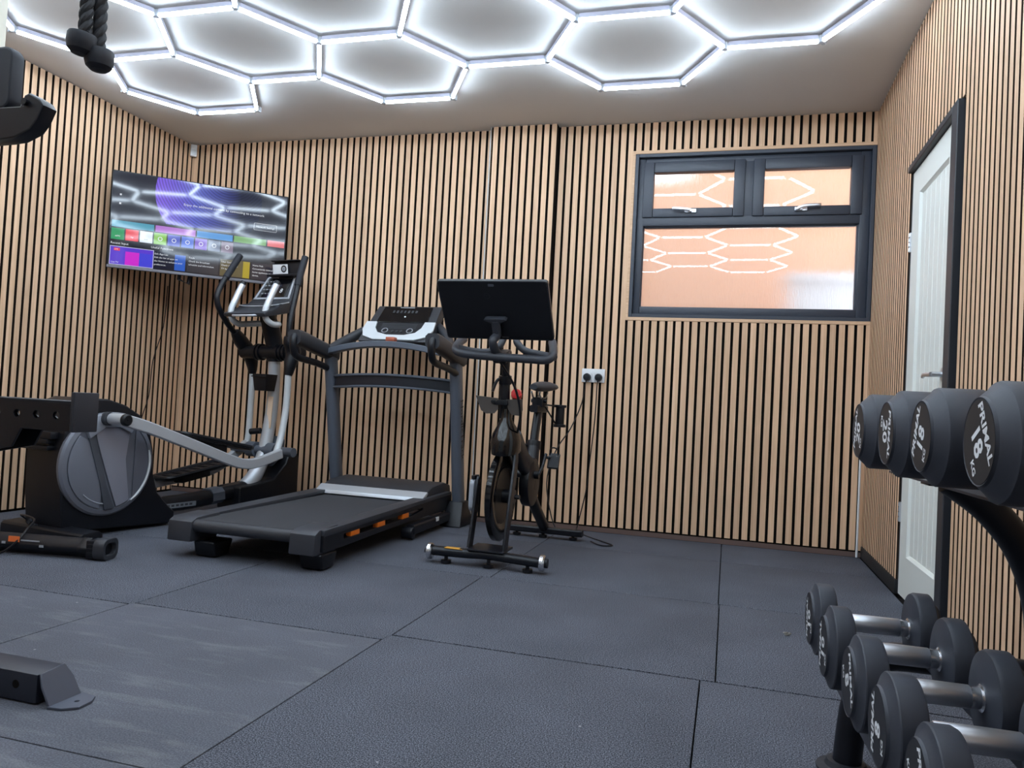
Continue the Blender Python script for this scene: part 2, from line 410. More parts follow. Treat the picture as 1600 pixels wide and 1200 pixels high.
# window
window = thing('window_1', 'dark grey framed window with two top-hung lights over a frosted pane', 'window', (0.05, FB, WZ0), world=True)
window['kind'] = 'structure'; del window['category']; del window['label']
T = 0.02
def ring(mb, x0, x1, z0, z1, w, y0, y1, wb=None, wt=None, wl=None, wr=None):
    wb = wb or w; wt = wt or w; wl = wl or w; wr = wr or w
    mb.box((x0, y0, z0), (x0+wl, y1, z1)); mb.box((x1-wr, y0, z0), (x1, y1, z1)); mb.box((x0+wl, y0, z0), (x1-wr, y1, z0+wb)); mb.box((x0+wl, y0, z1-wt), (x1-wr, y1, z1))
b = MB(); b.box((WX0, BACK-0.004, WZ1-T), (WX1-0.001, FB+0.02, WZ1)); b.box((WX0, BACK-0.004, WZ0), (WX1-0.001, FB+0.02, WZ0+T)); b.box((WX0, BACK-0.004, WZ0+T), (WX0+0.016, FB+0.02, WZ1-T))
b.build('wood_surround', WOODX, window, bevel=0.0015, segs=1)
fx0, fx1, fz0, fz1 = WX0+0.016, WX1-0.002, WZ0+T, WZ1-T
b = MB(); ring(b, fx0, fx1, fz0, fz1, 0.022, BACK-0.001, BACK+0.10)
b.build('reveal_liner', FRAMEG, window, bevel=0.002, segs=1)
b = MB(); ring(b, fx0+0.022, fx1-0.022, fz0+0.022, fz1-0.022, 0.042, BACK+0.03, BACK+0.095, wr=0.055, wb=0.05)
b.box((fx0+0.06, BACK+0.03, 1.945), (fx1-0.07, BACK+0.095, 2.005)); b.box((0.028, BACK+0.03, 2.0), (0.088, BACK+0.095, 2.345))
b.build('outer_frame', FRAMEG, window, bevel=0.006, segs=2)
PANEY = BACK+0.062
panes = []
for (x0, x1) in ((-0.584, 0.034), (0.082, 0.700)):
    b = MB(); ring(b, x0, x1, 1.997, 2.352, 0.066, BACK+0.018, BACK+0.08, wb=0.058, wt=0.07)
    s = b.build('sash', FRAMEG, window, bevel=0.009, segs=2)
    panes.append((x0+0.06, x1-0.06, 2.05, 2.29))
    hx = -0.285 if x0 < 0 else 0.36
    b = MB(); b.box((hx-0.035, BACK+0.006, 2.022), (hx+0.035, BACK+0.019, 2.044)); b.cyl((hx, BACK+0.012, 2.033), (hx, BACK-0.012, 2.033), 0.010)
    if x0 < 0: b.bar([(hx, BACK-0.014, 2.034), (hx-0.04, BACK-0.018, 2.040), (hx-0.11, BACK-0.014, 2.046)], 0.012, 0.016)
    else: b.bar([(hx-0.03, BACK-0.014, 2.026), (hx+0.02, BACK-0.018, 2.045), (hx+0.11, BACK-0.014, 2.05)], 0.012, 0.016)
    b.build('handle', STEEL, window, bevel=0.002, segs=1, label='satin metal window handle')
panes.append((-0.576, 0.685, 1.432, 1.947))
b = MB(); ring(b, -0.59, 0.70, 1.415, 1.958, 0.022, BACK+0.045, BACK+0.085)
b.build('glazing_bead', FRAMEG, window, bevel=0.006, segs=1)
def glass():
    m = bpy.data.materials.new('textured_obscure_glass'); m.use_nodes = True
    nt = m.node_tree; nt.nodes.remove(nt.nodes['Principled BSDF']); out = nt.nodes['Material Output']
    tc = nt.nodes.new('ShaderNodeNewGeometry'); mp = nt.nodes.new('ShaderNodeMapping'); mp.inputs['Scale'].default_value = (170, 170, 22)
    nt.links.new(tc.outputs['Position'], mp.inputs['Vector'])
    n = nt.nodes.new('ShaderNodeTexNoise'); n.inputs['Scale'].default_value = 1; n.inputs['Detail'].default_value = 3
    nt.links.new(mp.outputs[0], n.inputs['Vector'])
    bp = nt.nodes.new('ShaderNodeBump'); bp.inputs['Strength'].default_value = 0.9; bp.inputs['Distance'].default_value = 0.004
    nt.links.new(n.outputs['Fac'], bp.inputs['Height'])
    rf = nt.nodes.new('ShaderNodeBsdfRefraction'); rf.inputs['Roughness'].default_value = 0.32; rf.inputs['IOR'].default_value = 1.25; rf.inputs['Color'].default_value = (0.95, 0.95, 0.95, 1)
    nt.links.new(bp.outputs['Normal'], rf.inputs['Normal'])
    tl = nt.nodes.new('ShaderNodeBsdfTranslucent'); tl.inputs['Color'].default_value = (0.9, 0.9, 0.9, 1)
    nt.links.new(bp.outputs['Normal'], tl.inputs['Normal'])
    m1 = nt.nodes.new('ShaderNodeMixShader'); m1.inputs[0].default_value = 0.25
    nt.links.new(rf.outputs[0], m1.inputs[1]); nt.links.new(tl.outputs[0], m1.inputs[2])
    gl = nt.nodes.new('ShaderNodeBsdfGlossy'); gl.inputs['Roughness'].default_value = 0.004
    fr = nt.nodes.new('ShaderNodeFresnel'); fr.inputs['IOR'].default_value = 1.5
    m2 = nt.nodes.new('ShaderNodeMixShader'); nt.links.new(fr.outputs[0], m2.inputs[0])
    nt.links.new(m1.outputs[0], m2.inputs[1]); nt.links.new(gl.outputs[0], m2.inputs[2])
    nt.links.new(m2.outputs[0], out.inputs['Surface'])
    return m
GLASS = glass()
for (x0, x1, z0, z1) in panes:
    MB().add([(x0, PANEY, z0), (x1, PANEY, z0), (x1, PANEY, z1), (x0, PANEY, z1)], [(0, 1, 2, 3)]).build('pane', GLASS, window, smooth=0)
# outdoors behind the frosted glass
BRICK = bpy.data.materials.new('orange_brick'); BRICK.use_nodes = True
nt = BRICK.node_tree; bk = nt.nodes.new('ShaderNodeTexBrick'); tcb = nt.nodes.new('ShaderNodeTexCoord'); mpb = nt.nodes.new('ShaderNodeMapping')
mpb.inputs['Rotation'].default_value = (math.pi/2, 0, 0)
bk.inputs['Scale'].default_value = 4.5; bk.inputs['Color1'].default_value = lin((232, 168, 124)); bk.inputs['Color2'].default_value = lin((224, 156, 112)); bk.inputs['Mortar'].default_value = lin((230, 196, 170))
nt.links.new(tcb.outputs['Object'], mpb.inputs[0]); nt.links.new(mpb.outputs[0], bk.inputs['Vector']); nt.links.new(bk.outputs['Color'], nt.nodes['Principled BSDF'].inputs['Base Color'])
nt.nodes['Principled BSDF'].inputs['Roughness'].default_value = 0.9
struct(MB().prism([(-3.5, -0.3), (6.0, -0.3), (6.0, 4.8), (-0.38, 4.8), (-0.42, 2.66), (-3.5, 2.62)], (0, 6.6, 0), (1, 0, 0), (0, 0, 1), (0, 1, 0), 0.2).build('wall_outside', BRICK, smooth=0))
PAVE = mat('pale_paving', (214, 206, 196), 0.9, vary=(6, 0.08))
struct(MB().box((-9, FB+0.15, -0.4), (9, 14, -0.3)).build('floor_outside', PAVE))
RENDER = mat('white_render', (240, 240, 240), 0.9, vary=(3, 0.04))
low = MB().box((0.40, 5.75, -0.3), (2.6, 5.95, 1.80)).box((0.37, 5.72, 1.80), (2.63, 5.98, 1.86)).build('garden_wall', RENDER, bevel=0.01)
tag(low, 'low white rendered garden wall outside, blurred behind the frosted window', 'wall')

# door
door = thing('door_1', '', '', (RIGHT, 3.5, 0), world=True); door['kind'] = 'structure'; del door['category']; del door['label']
b = MB(); b.box((RIGHT-0.016, DY0, 0.0), (RIGHT+0.11, DY0+0.075, DZ)); b.box((RIGHT-0.016, DY0+0.075, DZ-0.03), (RIGHT+0.11, DY1, DZ)); b.box((RIGHT+0.006, DY1-0.01, 0.0), (RIGHT+0.11, DY1, DZ-0.03))
b.build('frame', mat('door_frame_dark', (38, 40, 46), 0.5), door, bevel=0.003, segs=1)
LY0, LY1, LX = DY0+0.078, DY1-0.012, RIGHT+0.008
py0, py1, pz0, pz1 = 3.25, 3.725, 0.19, 1.815
b = MB()
for lo, hi in (((LY0, 0.008), (LY1, pz0)), ((LY0, pz1), (LY1, DZ-0.034)), ((LY0, pz0), (py0, pz1)), ((py1, pz0), (LY1, pz1))):
    b.box((LX, lo[0], lo[1]), (LX+0.04, hi[0], hi[1]))
b.build('leaf', DOORW, door, smooth=0)
# moulded edge around the recessed panel
b = MB()
M0 = 0.011
def quadx(y0, z0, y1, z1, y2, z2, y3, z3, xa, xb): b.add([(xa, y0, z0), (xa, y1, z1), (xb, y2, z2), (xb, y3, z3)], [(0, 1, 2, 3)])
quadx(py0, pz0, py1, pz0, py1-M0, pz0+M0, py0+M0, pz0+M0, LX, LX+0.012); quadx(py0, pz1, py1, pz1, py1-M0, pz1-M0, py0+M0, pz1-M0, LX, LX+0.012)
quadx(py0, pz0, py0, pz1, py0+M0, pz1-M0, py0+M0, pz0+M0, LX, LX+0.012); quadx(py1, pz0, py1, pz1, py1-M0, pz1-M0, py1-M0, pz0+M0, LX, LX+0.012)
b.build('moulding', DOORW, door, smooth=0)
nb = 6; wb = (py1-py0-2*M0)/nb
for i in range(nb):
    MB().box((LX+0.010, py0+M0+i*wb+0.0015, pz0+M0), (LX+0.03, py0+M0+(i+1)*wb-0.0015, pz1-M0)).build('board', DOORW, door, bevel=0.004, segs=1)
b = MB(); b.cyl((LX, 3.205, 0.968), (LX-0.010, 3.205, 0.968), 0.026); b.cyl((LX-0.008, 3.205, 0.968), (LX-0.045, 3.205, 0.968), 0.010)
b.tube([(LX-0.045, 3.200, 0.968), (LX-0.047, 3.25, 0.969), (LX-0.046, 3.31, 0.972), (LX-0.044, 3.345, 0.966)], [0.010, 0.009, 0.008, 0.007])
b.build('handle', STEEL, door, label='satin chrome lever handle')
b = MB(); b.box((LX-0.003, LY0-0.004, 0.93), (LX+0.02, LY0+0.001, 1.0)); b.build('latch', BLACKP, door)
for z in (0.33, 1.57):
    b = MB(); b.box((RIGHT+0.002, DY1-0.012, z), (RIGHT+0.012, DY1+0.003, z+0.09))
    for k in range(4): b.cyl((RIGHT+0.001, DY1-0.006, z+0.002+k*0.0225), (RIGHT+0.001, DY1-0.006, z+0.020+k*0.0225), 0.005, n=10)
    b.build('hinge', STEEL, door)

# ------------------------------------------------------------------ hexagon ceiling light
HEX_E, HAX, HAY, HROT = 0.443819, -3.205207, 3.781603, 0.0054049
def emitter(name):
    m = bpy.data.materials.new(name); m.use_nodes = True
    nt = m.node_tree; nt.nodes.remove(nt.nodes['Principled BSDF'])
    e = nt.nodes.new('ShaderNodeEmission'); e.inputs[0].default_value = (0.73, 0.87, 1.0, 1); e.inputs[1].default_value = TUBE_STRENGTH
    nt.links.new(e.outputs[0], nt.nodes['Material Output'].inputs['Surface']); return m
TUBEM = emitter('led_diffuser')
HOUSE = mat('light_housing', (196, 196, 214), 0.5)
CLEAR = mat('clear_connector', (226, 232, 240), 0.25)
CLEAR.node_tree.nodes['Principled BSDF'].inputs['Transmission Weight'].default_value = 0.35
light = thing('hexagon_light', 'white LED tubes joined into a honeycomb across the ceiling', 'ceiling light', (HAX, HAY, ROOM_H))
light.rotation_euler = (0, 0, HROT)
ht = HEX_E/2-0.018
b = MB(); b.box((-ht, -0.0114, -0.030), (ht, 0.0114, -0.008))
b.cur = 1
pr = [(-0.0098, 0), (-0.0095, -0.002), (-0.0076, -0.009), (-0.0042, -0.014), (0, -0.0155), (0.0042, -0.014), (0.0076, -0.009), (0.0095, -0.002), (0.0098, 0)]
b.loft([[(s*ht, p[0], -0.030+p[1]) for p in pr] for s in (-1, 1)])
tube_me = b.mesh('tube', [HOUSE, TUBEM], smooth=40)
b = MB(); b.lathe([(0.0, -0.044), (0.013, -0.044), (0.016, -0.04), (0.016, -0.009), (0.0, -0.009)], (0, 0, 0), (0, 0, 1), n=12, cap=False)
for k in range(3):
    a = 2*math.pi*k/3; d = Vector((math.cos(a), math.sin(a), 0))
    b.tube([d*0.01+Vector((0, 0, -0.03)), d*0.028+Vector((0, 0, -0.03))], 1, smooth=0, prof=[(-0.0095, -0.013), (0.0095, -0.013), (0.0095, 0.02), (-0.0095, 0.02)])
con_me = b.mesh('connector', CLEAR, bevel=0.0015, segs=1)
S3 = math.sqrt(3)/2
edges, verts = {}, {}
for c in range(6):
    for r in range(5):
        cx, cy = 3*c, -(c % 2)-2*r          # in half-edge / half-height units
        vs6 = [(cx+2, cy), (cx+1, cy+1), (cx-1, cy+1), (cx-2, cy), (cx-1, cy-1), (cx+1, cy-1)]
        for i in range(6):
            p, q = vs6[i], vs6[(i+1) % 6]; edges[frozenset((p, q))] = (p, q); verts[p] = 1
for p, q in edges.values():
    P = Vector((p[0]*0.5*HEX_E, p[1]*S3*HEX_E, 0)); Q = Vector((q[0]*0.5*HEX_E, q[1]*S3*HEX_E, 0)); d = Q-P
    link_copy(tube_me, 'tube', light, (P+Q)/2, (0, 0, math.atan2(d.y, d.x)))
for v in verts:
    nb_ = [q for e in edges.values() for q in e if v in e and q != v]
    a = math.atan2((nb_[0][1]-v[1])*S3, (nb_[0][0]-v[0])*0.5)
    link_copy(con_me, 'connector', light, (v[0]*0.5*HEX_E, v[1]*S3*HEX_E, 0), (0, 0, a))

# ------------------------------------------------------------------ television
tv = thing('television', 'flat television angled across the corner, showing a colourful home menu', 'television', (-3.4716, 4.3292, 1.8335), 0.70892)
TW, TH = 1.10, 0.6325
b = MB(); b.box((-TW/2, -0.008, -TH/2), (TW/2, 0.022, TH/2)); b.box((-TW/2+0.12, 0.02, -TH/2+0.03), (TW/2-0.12, 0.055, TH/2-0.2))
b.build('cabinet', BLACKP, tv, bevel=0.003)
b = MB(); b.box((-TW/2, -0.0115, -TH/2), (TW/2, -0.008, -TH/2+0.017)); b.build('chin', mat('tv_chin', (110, 108, 116), 0.4), tv, bevel=0.001)
def screen_mat():
    m = bpy.data.materials.new('tv_screen'); m.use_nodes = True
    nt = m.node_tree; p = nt.nodes['Principled BSDF']; N = nt.nodes.new; L = nt.links.new
    p.inputs['Base Color'].default_value = (0.004, 0.004, 0.005, 1); p.inputs['Roughness'].default_value = 0.06; p.inputs['Specular IOR Level'].default_value = 0.5
    tc = N('ShaderNodeTexCoord'); sx = N('ShaderNodeSeparateXYZ'); L(tc.outputs['Object'], sx.inputs[0])
    d = N('ShaderNodeVectorMath'); d.operation = 'DISTANCE'; d.inputs[1].default_value = (0.04, -0.009, 0.225); L(tc.outputs['Object'], d.inputs[0])
    dd = N('ShaderNodeVectorMath'); dd.operation = 'DISTANCE'; dd.inputs[1].default_value = (0.16, -0.009, 0.40); L(tc.outputs['Object'], dd.inputs[0])
    ins = N('ShaderNodeMath'); ins.operation = 'LESS_THAN'; ins.inputs[1].default_value = 0.335; L(d.outputs['Value'], ins.inputs[0])
    wv = N('ShaderNodeMath'); wv.operation = 'MULTIPLY'; wv.inputs[1].default_value = 360.0; L(dd.outputs['Value'], wv.inputs[0])
    sn = N('ShaderNodeMath'); sn.operation = 'SINE'; L(wv.outputs[0], sn.inputs[0])
    mr = N('ShaderNodeMapRange'); mr.inputs['From Min'].default_value = -1; mr.inputs['From Max'].default_value = 1; mr.inputs['To Min'].default_value = 0.55; L(sn.outputs[0], mr.inputs['Value'])
    cr = N('ShaderNodeValToRGB'); e = cr.color_ramp.elements
    e[0].position = 0.1; e[0].color = lin((142, 108, 250)); e[1].position = 0.85; e[1].color = lin((26, 30, 62))
    k = cr.color_ramp.elements.new(0.42); k.color = lin((92, 100, 214))
    gx = N('ShaderNodeMapRange'); gx.inputs['From Min'].default_value = -0.32; gx.inputs['From Max'].default_value = 0.34; L(sx.outputs['X'], gx.inputs['Value'])
    L(gx.outputs[0], cr.inputs['Fac'])
    mu = N('ShaderNodeMix'); mu.data_type = 'RGBA'; mu.blend_type = 'MULTIPLY'; mu.inputs['Factor'].default_value = 1; L(cr.outputs[0], mu.inputs[6]); L(mr.outputs[0], mu.inputs[7])
    fin = N('ShaderNodeMix'); fin.data_type = 'RGBA'; fin.inputs[6].default_value = lin((34, 36, 50)); L(ins.outputs[0], fin.inputs['Factor']); L(mu.outputs[2], fin.inputs[7])
    low_ = N('ShaderNodeMath'); low_.operation = 'GREATER_THAN'; low_.inputs[1].default_value = 0.01; L(sx.outputs['Z'], low_.inputs[0])
    f2 = N('ShaderNodeMix'); f2.data_type = 'RGBA'; f2.inputs[6].default_value = lin((26, 28, 38)); L(low_.outputs[0], f2.inputs['Factor']); L(fin.outputs[2], f2.inputs[7])
    L(f2.outputs[2], p.inputs['Emission Color']); p.inputs['Emission Strength'].default_value = 0.85
    return m
X0, Z0s = -TW/2+0.006, TH/2-0.006; SW, SH = TW-0.012, TH-0.023
def sxz(s, t): return X0+s*SW, Z0s-t*SH
screen = MB().add([(X0, -0.0085, Z0s), (X0+SW, -0.0085, Z0s), (X0+SW, -0.0085, Z0s-SH), (X0, -0.0085, Z0s-SH)], [(0, 1, 2, 3)]).build('screen', screen_mat(), tv, smooth=0)
_lm = {}
def lit(rgb, s=0.95):
    k = (rgb, s)
    if k not in _lm: _lm[k] = emit('screen_%02x%02x%02x' % rgb, rgb, s, rough=0.06)
    return _lm[k]
def tile(nm, s0, s1, t0, t1, rgb, y=-0.0090):
    xa, za = sxz(s0, t0); xb, zb = sxz(s1, t1)
    return MB().add([(xa, y, za), (xb, y, za), (xb, y, zb), (xa, y, zb)], [(0, 1, 2, 3)]).build(nm, lit(rgb), tv, smooth=0)
for s0, s1, c in ((0.008, 0.235, (66, 150, 176)), (0.243, 0.467, (176, 112, 204)), (0.475, 0.683, (84, 150, 216)), (0.691, 0.885, (116, 166, 96)), (0.893, 0.997, (226, 112, 116))):
    tile('category_bar', s0, s1, 0.522, 0.592, c)
tc_ = [(28, 150, 92), (228, 40, 52), (216, 226, 236), (128, 188, 52), (80, 92, 192), (88, 118, 216), (122, 84, 196), (98, 108, 132), (122, 104, 124)]
for i, c in enumerate(tc_): tile('app_icon', 0.008+i*0.0765, 0.008+i*0.0765+0.069, 0.605, 0.725, c)
tile('thumbnail_border', 0.006, 0.243, 0.795, 0.995, (190, 190, 226)); tile('thumbnail', 0.010, 0.239, 0.802, 0.988, (92, 62, 206), -0.0092); tile('thumbnail', 0.09, 0.165, 0.845, 0.988, (206, 50, 206), -0.0094); tile('thumbnail', 0.165, 0.239, 0.845, 0.988, (72, 72, 214), -0.0094); tile('thumbnail', 0.028, 0.06, 0.815, 0.845, (226, 40, 84), -0.0096)
for s0, s1, c in ((0.243, 0.42, (22, 26, 46)), (0.43, 0.61, (52, 52, 60)), (0.62, 0.795, (92, 84, 58)), (0.805, 0.99, (46, 44, 54))): tile('menu_card', s0, s1, 0.80, 0.985, c)
tile('menu_card', 0.36, 0.42, 0.815, 0.985, (44, 92, 190), -0.0092); tile('menu_card', 0.755, 0.795, 0.80, 0.985, (168, 150, 44), -0.0092)
TXT = lit((225, 228, 235), 1.0)
def words(txt, s, t, size, align='LEFT', m=None, bold=0.0):
    xx, zz = sxz(s, t); b = MB(); put(b, text_geo(txt, size, align, bold=bold), frame((xx, -0.0098, zz), (1, 0, 0), (0, 0, 1)))
    return b.build('screen_text', m or TXT, tv, smooth=0)
words('Enjoy the additional content by connecting to a network', 0.39, 0.255, 0.0225)
words('Network Settings', 0.875, 0.385, 0.017, 'CENTER')
b = MB(); xa, za = sxz(0.805, 0.345); xb, zb = sxz(0.945, 0.425)
put(b, curve_mesh([rrect(xa, zb, xb, za, 0.006), rrect(xa+0.0018, zb+0.0018, xb-0.0018, za-0.0018, 0.005)], 0.0002), frame((0, -0.0096, 0), (1, 0, 0), (0, 0, 1))); b.build('button_outline', TXT, tv, smooth=0)
words('Recent Input', 0.008, 0.765, 0.02); words('Useful Functions', 0.225, 0.765, 0.02); words('LIVE', 0.03, 0.83, 0.012); words('Live TV', 0.016, 0.968, 0.014)
for s, l in ((0.247, ('Edit App List', 'Edit the list of apps on', 'the Home to enhance your', 'preference.')), (0.438, ('Tools', 'Check the broadcast', 'schedule and information.')), (0.626, ('User Guide', 'Check the useful', 'TV tips here.')), (0.812, ('Home Hub', 'Conveniently control', 'home appliances on your', 'device.'))):
    for i, w in enumerate(l): words(w, s, 0.83+0.038*i, 0.0155)
for t in (0.235, 0.33): tile('side_icon', 0.04, 0.05, t, t+0.018, (220, 222, 230), -0.0092)
for i, g in enumerate(('APPS', 'TV', 'web')): words(g, 0.0425+i*0.0765, 0.69, 0.014, 'CENTER', lit((60, 70, 90)) if i == 2 else None)
for i in range(3, 9):
    xx, zz = sxz(0.0425+i*0.0765, 0.665); b = MB(); put(b, curve_mesh([circ(0, 0, 0.014, 12), circ(0, 0, 0.010, 12)], 0.0001), frame((xx, -0.0097, zz), (1, 0, 0), (0, 0, 1))); b.build('app_glyph', TXT, tv, smooth=0)
b = MB(); b.box((-0.1, 0.055, -0.16), (0.1, 0.07, 0.1)); b.bar([(-0.05, 0.07, -0.03), (-0.06, 0.22, -0.03), (0.0, 0.40, -0.03)], 0.05, 0.03, smooth=0); b.bar([(0.06, 0.07, -0.09), (0.07, 0.20, -0.09), (0.0, 0.40, -0.09)], 0.05, 0.03, smooth=0)
b.box((-0.03, 0.38, -0.2), (0.03, 0.43, 0.08)); b.bar([(-0.10, 0.06, -0.16), (-0.12, 0.05, -0.34), (-0.06, 0.05, -0.365), (-0.04, 0.06, -0.2)], 0.02, 0.02, smooth=0)
b.build('wall_bracket', BLACKM, tv, bevel=0.003)
# sensor in the ceiling corner
sen = thing('motion_sensor', 'small white motion sensor high in the corner above the television', 'sensor', (LEFT+0.03, BACK-0.03, 2.5))
Msen = Matrix.Rotation(math.radians(45), 3, 'Z')
MB().obox((0, 0, 0.045), (0.045, 0.032, 0.09), Msen).build('body', WHITEP, sen, bevel=0.008)
MB().obox((0.011, -0.011, 0.032), (0.034, 0.006, 0.04), Msen).build('lens', mat('sensor_lens', (205, 208, 210), 0.3), sen, bevel=0.004)
# double wall socket with two plugs
sock = thing('wall_socket', 'white double wall socket on the slatted wall right of the bike', 'socket', (-0.838, BACK, 0.94))
MB().box((-0.0735, -0.010, 0.0), (0.0735, 0.0, 0.086)).build('plate', WHITEP, sock, bevel=0.003)
for sx_ in (-0.013, 0.013): MB().box((sx_-0.005, -0.014, 0.05), (sx_+0.005, -0.010, 0.066)).build('switch', WHITEP, sock, bevel=0.001)
def plug(xp, cable, label):
    o = thing('plug', label, 'plug', (xp, BACK-0.010, 0.955), group='plugs in the wall socket', world=True)
    b = MB(); b.lathe([(0.0, 0), (0.024, 0), (0.025, -0.012), (0.020, -0.030), (0.0, -0.032)], (xp, BACK-0.0105, 0.972), (0, 1, 0), n=20, cap=False); b.build('body', BLACKP, o)
    MB().tube([(xp, BACK-0.03, 0.955)]+cable, 0.0038, n=6, smooth=5).build('cable', BLACKP, o)
plug(-0.876, [(-0.882, BACK-0.035, 0.92), (-0.90, BACK-0.03, 0.80), (-0.955, BACK-0.07, 0.64), (-1.02, BACK-0.17, 0.50), (-1.06, 4.60, 0.30), (-1.0, 4.58, 0.06), (-0.92, 4.56, 0.006), (-0.82, 4.52, 0.006)], 'left black plug in the white socket, its cable falling behind the bike pedal')
plug(-0.802, [(-0.806, BACK-0.035, 0.92), (-0.812, BACK-0.02, 0.7), (-0.83, BACK-0.02, 0.45), (-0.845, BACK-0.025, 0.25), (-0.88, BACK-0.03, 0.06), (-0.86, BACK-0.12, 0.006), (-0.66, 4.42, 0.006), (-0.60, 4.34, 0.006), (-0.66, 4.30, 0.006), (-0.735, 4.40, 0.006)], 'right black plug in the white socket, its cable hanging straight to the floor')
cab = MB().tube([(LEFT+0.008, 4.62, 1.5), (LEFT+0.01, 4.60, 1.2), (LEFT+0.01, 4.52, 0.95), (LEFT+0.012, 4.50, 0.7), (LEFT+0.01, 4.44, 0.5), (LEFT+0.012, 4.48, 0.3), (LEFT+0.012, 4.42, 0.05), (LEFT+0.02, 4.35, 0.006)], 0.0035, n=6).build('television_cable', BLACKP)
tag(cab, 'thin black cable running down the slatted corner below the television', 'cable')
pole = thing('hook_pole', 'thin white pole with a black hook standing in the right-hand corner', 'pole', (RIGHT-0.03, BACK-0.03, 0))
MB().cyl((0, 0, 0.004), (0, 0, 0.80), 0.006, n=10).build('shaft', WHITEP, pole)
MB().tube([(0, 0, 0.79), (0, 0, 0.86), (-0.004, -0.01, 0.885), (0.012, -0.02, 0.895), (0.02, -0.02, 0.885)], 0.006, n=8).build('hook', BLACKP, pole)
# ------------------------------------------------------------------ elliptical trainer (local: x right, y forward)
DISCG = mat('disc_grey', (102, 105, 115), 0.42, metal=0.2); DISCL = mat('disc_panel', (142, 143, 155), 0.38, metal=0.25)
ell = thing('elliptical_trainer', 'black and silver elliptical trainer with a large grey disc, below the television', 'elliptical', (-3.18, 3.0, 0), -math.radians(9))
b = MB(); b.prism([(-0.065, 0.004), (0.05, 0.004), (0.05, 0.05), (0.03, 0.065), (-0.05, 0.06), (-0.065, 0.05)], (-0.27, 0, 0), (0, 1, 0), (0, 0, 1), (1, 0, 0), 0.60)
b.build('rear_stabiliser', BLACKP, ell, bevel=0.006)
hp = [(-0.02, 0.04), (0.60, 0.012), (0.64, 0.03), (0.645, 0.075), (0.60, 0.11), (0.52, 0.19), (0.485, 0.30), (0.475, 0.42), (0.45, 0.52), (0.38, 0.61), (0.29, 0.66), (0.19, 0.688), (0.08, 0.690), (0.0, 0.66), (-0.03, 0.56), (-0.04, 0.40), (-0.035, 0.20)]
b = MB(); b.prism(hp, (-0.15, 0, 0), (0, 1, 0), (0, 0, 1), (1, 0, 0), 0.28); b.build('flywheel_housing', BLACKP, ell, bevel=0.018, segs=3)
b = MB(); b.box((-0.185, -0.075, 0.43), (0.06, -0.02, 0.452)); b.box((-0.185, -0.08, 0.462), (0.06, -0.02, 0.485)); b.box((-0.19, -0.075, 0.485), (0.08, -0.02, 0.52)); b.box((-0.175, -0.06, 0.44), (0.05, -0.01, 0.50)); b.build('rear_grip', BLACKP, ell, bevel=0.006)
b = MB(); b.cyl((-0.07, -0.043, 0.075), (-0.07, -0.055, 0.075), 0.014); b.box((-0.05, -0.05, 0.05), (-0.02, -0.04, 0.066)); b.build('power_inlet', GREYD, ell)
CV, CZ, CR = 0.195, 0.362, 0.262
def disc_side(sg):
    d = MB(); d.lathe([(0.0, 0.120), (CR-0.004, 0.120), (CR, 0.132), (CR, 0.142), (CR-0.010, 0.152), (CR-0.03, 0.158), (CR-0.034, 0.152), (0.0, 0.154)], (0, CV, CZ), (sg, 0, 0), n=56, cap=False)
    return d.build('crank_disc', DISCG, ell, smooth=25)
dr = disc_side(1)
def onface(pts, u0, th, m, nm, par, bev=0.003):
    return MB().prism([(p[0]+CV, p[1]+CZ) for p in pts], (u0, 0, 0), (0, 1, 0), (0, 0, 1), (1, 0, 0), th).build(nm, m, par, bevel=bev, segs=2)
def arcp(r, a0, a1, n=12): return [(r*math.cos(math.radians(a0+(a1-a0)*i/n)), r*math.sin(math.radians(a0+(a1-a0)*i/n))) for i in range(n+1)]
# lighter tapered centre panel, darker side panels, spoke, rim trim
onface(arcp(0.222, 118, 62, 8)+[(0.085, 0.02)]+arcp(0.222, -58, -78, 3)+[(0.0, -0.10), (-0.075, 0.10)], 0.153, 0.010, DISCL, 'centre_panel', dr)
onface(arcp(0.226, 140, 258, 16)+[(-0.03, -0.10), (-0.105, 0.11)], 0.153, 0.007, mat('disc_left', (110, 113, 124), 0.42, metal=0.2), 'side_panel', dr)
onface(arcp(0.226, -52, 52, 14), 0.153, 0.006, mat('disc_right', (88, 90, 100), 0.45), 'side_panel', dr)
onface([(-0.155, 0.205), (-0.115, 0.225), (-0.02, -0.10), (0.035, -0.225), (-0.02, -0.23), (-0.055, -0.09)], 0.156, 0.010, mat('disc_spoke', (66, 69, 77), 0.45), 'spoke', dr)
MB().tube([(0.161, CV+0.232*math.cos(math.radians(a)), CZ+0.232*math.sin(math.radians(a))) for a in range(-56, 24, 8)], [0.003]+[0.006]*8+[0.003], n=8, smooth=2).build('rim_trim', SILVERW, dr)
MB().tube([(0.160, CV+0.200*math.cos(math.radians(a)), CZ+0.200*math.sin(math.radians(a))) for a in range(226, 272, 9)], 0.003, n=6, smooth=2).build('rim_trim', GREYL, dr)
onface(arcp(0.262, 128, 58, 10)+[(0.10, 0.155), (0.03, 0.188), (-0.05, 0.185), (-0.13, 0.13)], 0.150, 0.028, mat('crank_lobe', (150, 153, 162), 0.38, metal=0.3), 'crank_lobe', dr, 0.006)
PV, PZ = 0.155, 0.592
b = MB(); b.cyl((0.17, PV-0.01, PZ), (0.20, PV-0.01, PZ), 0.034); b.build('pivot_collar', GREYD, ell, bevel=0.003)
b = MB(); b.cyl((0.195, PV, PZ), (0.30, PV, PZ), 0.029); b.build('crank_pin', SILVER, ell)
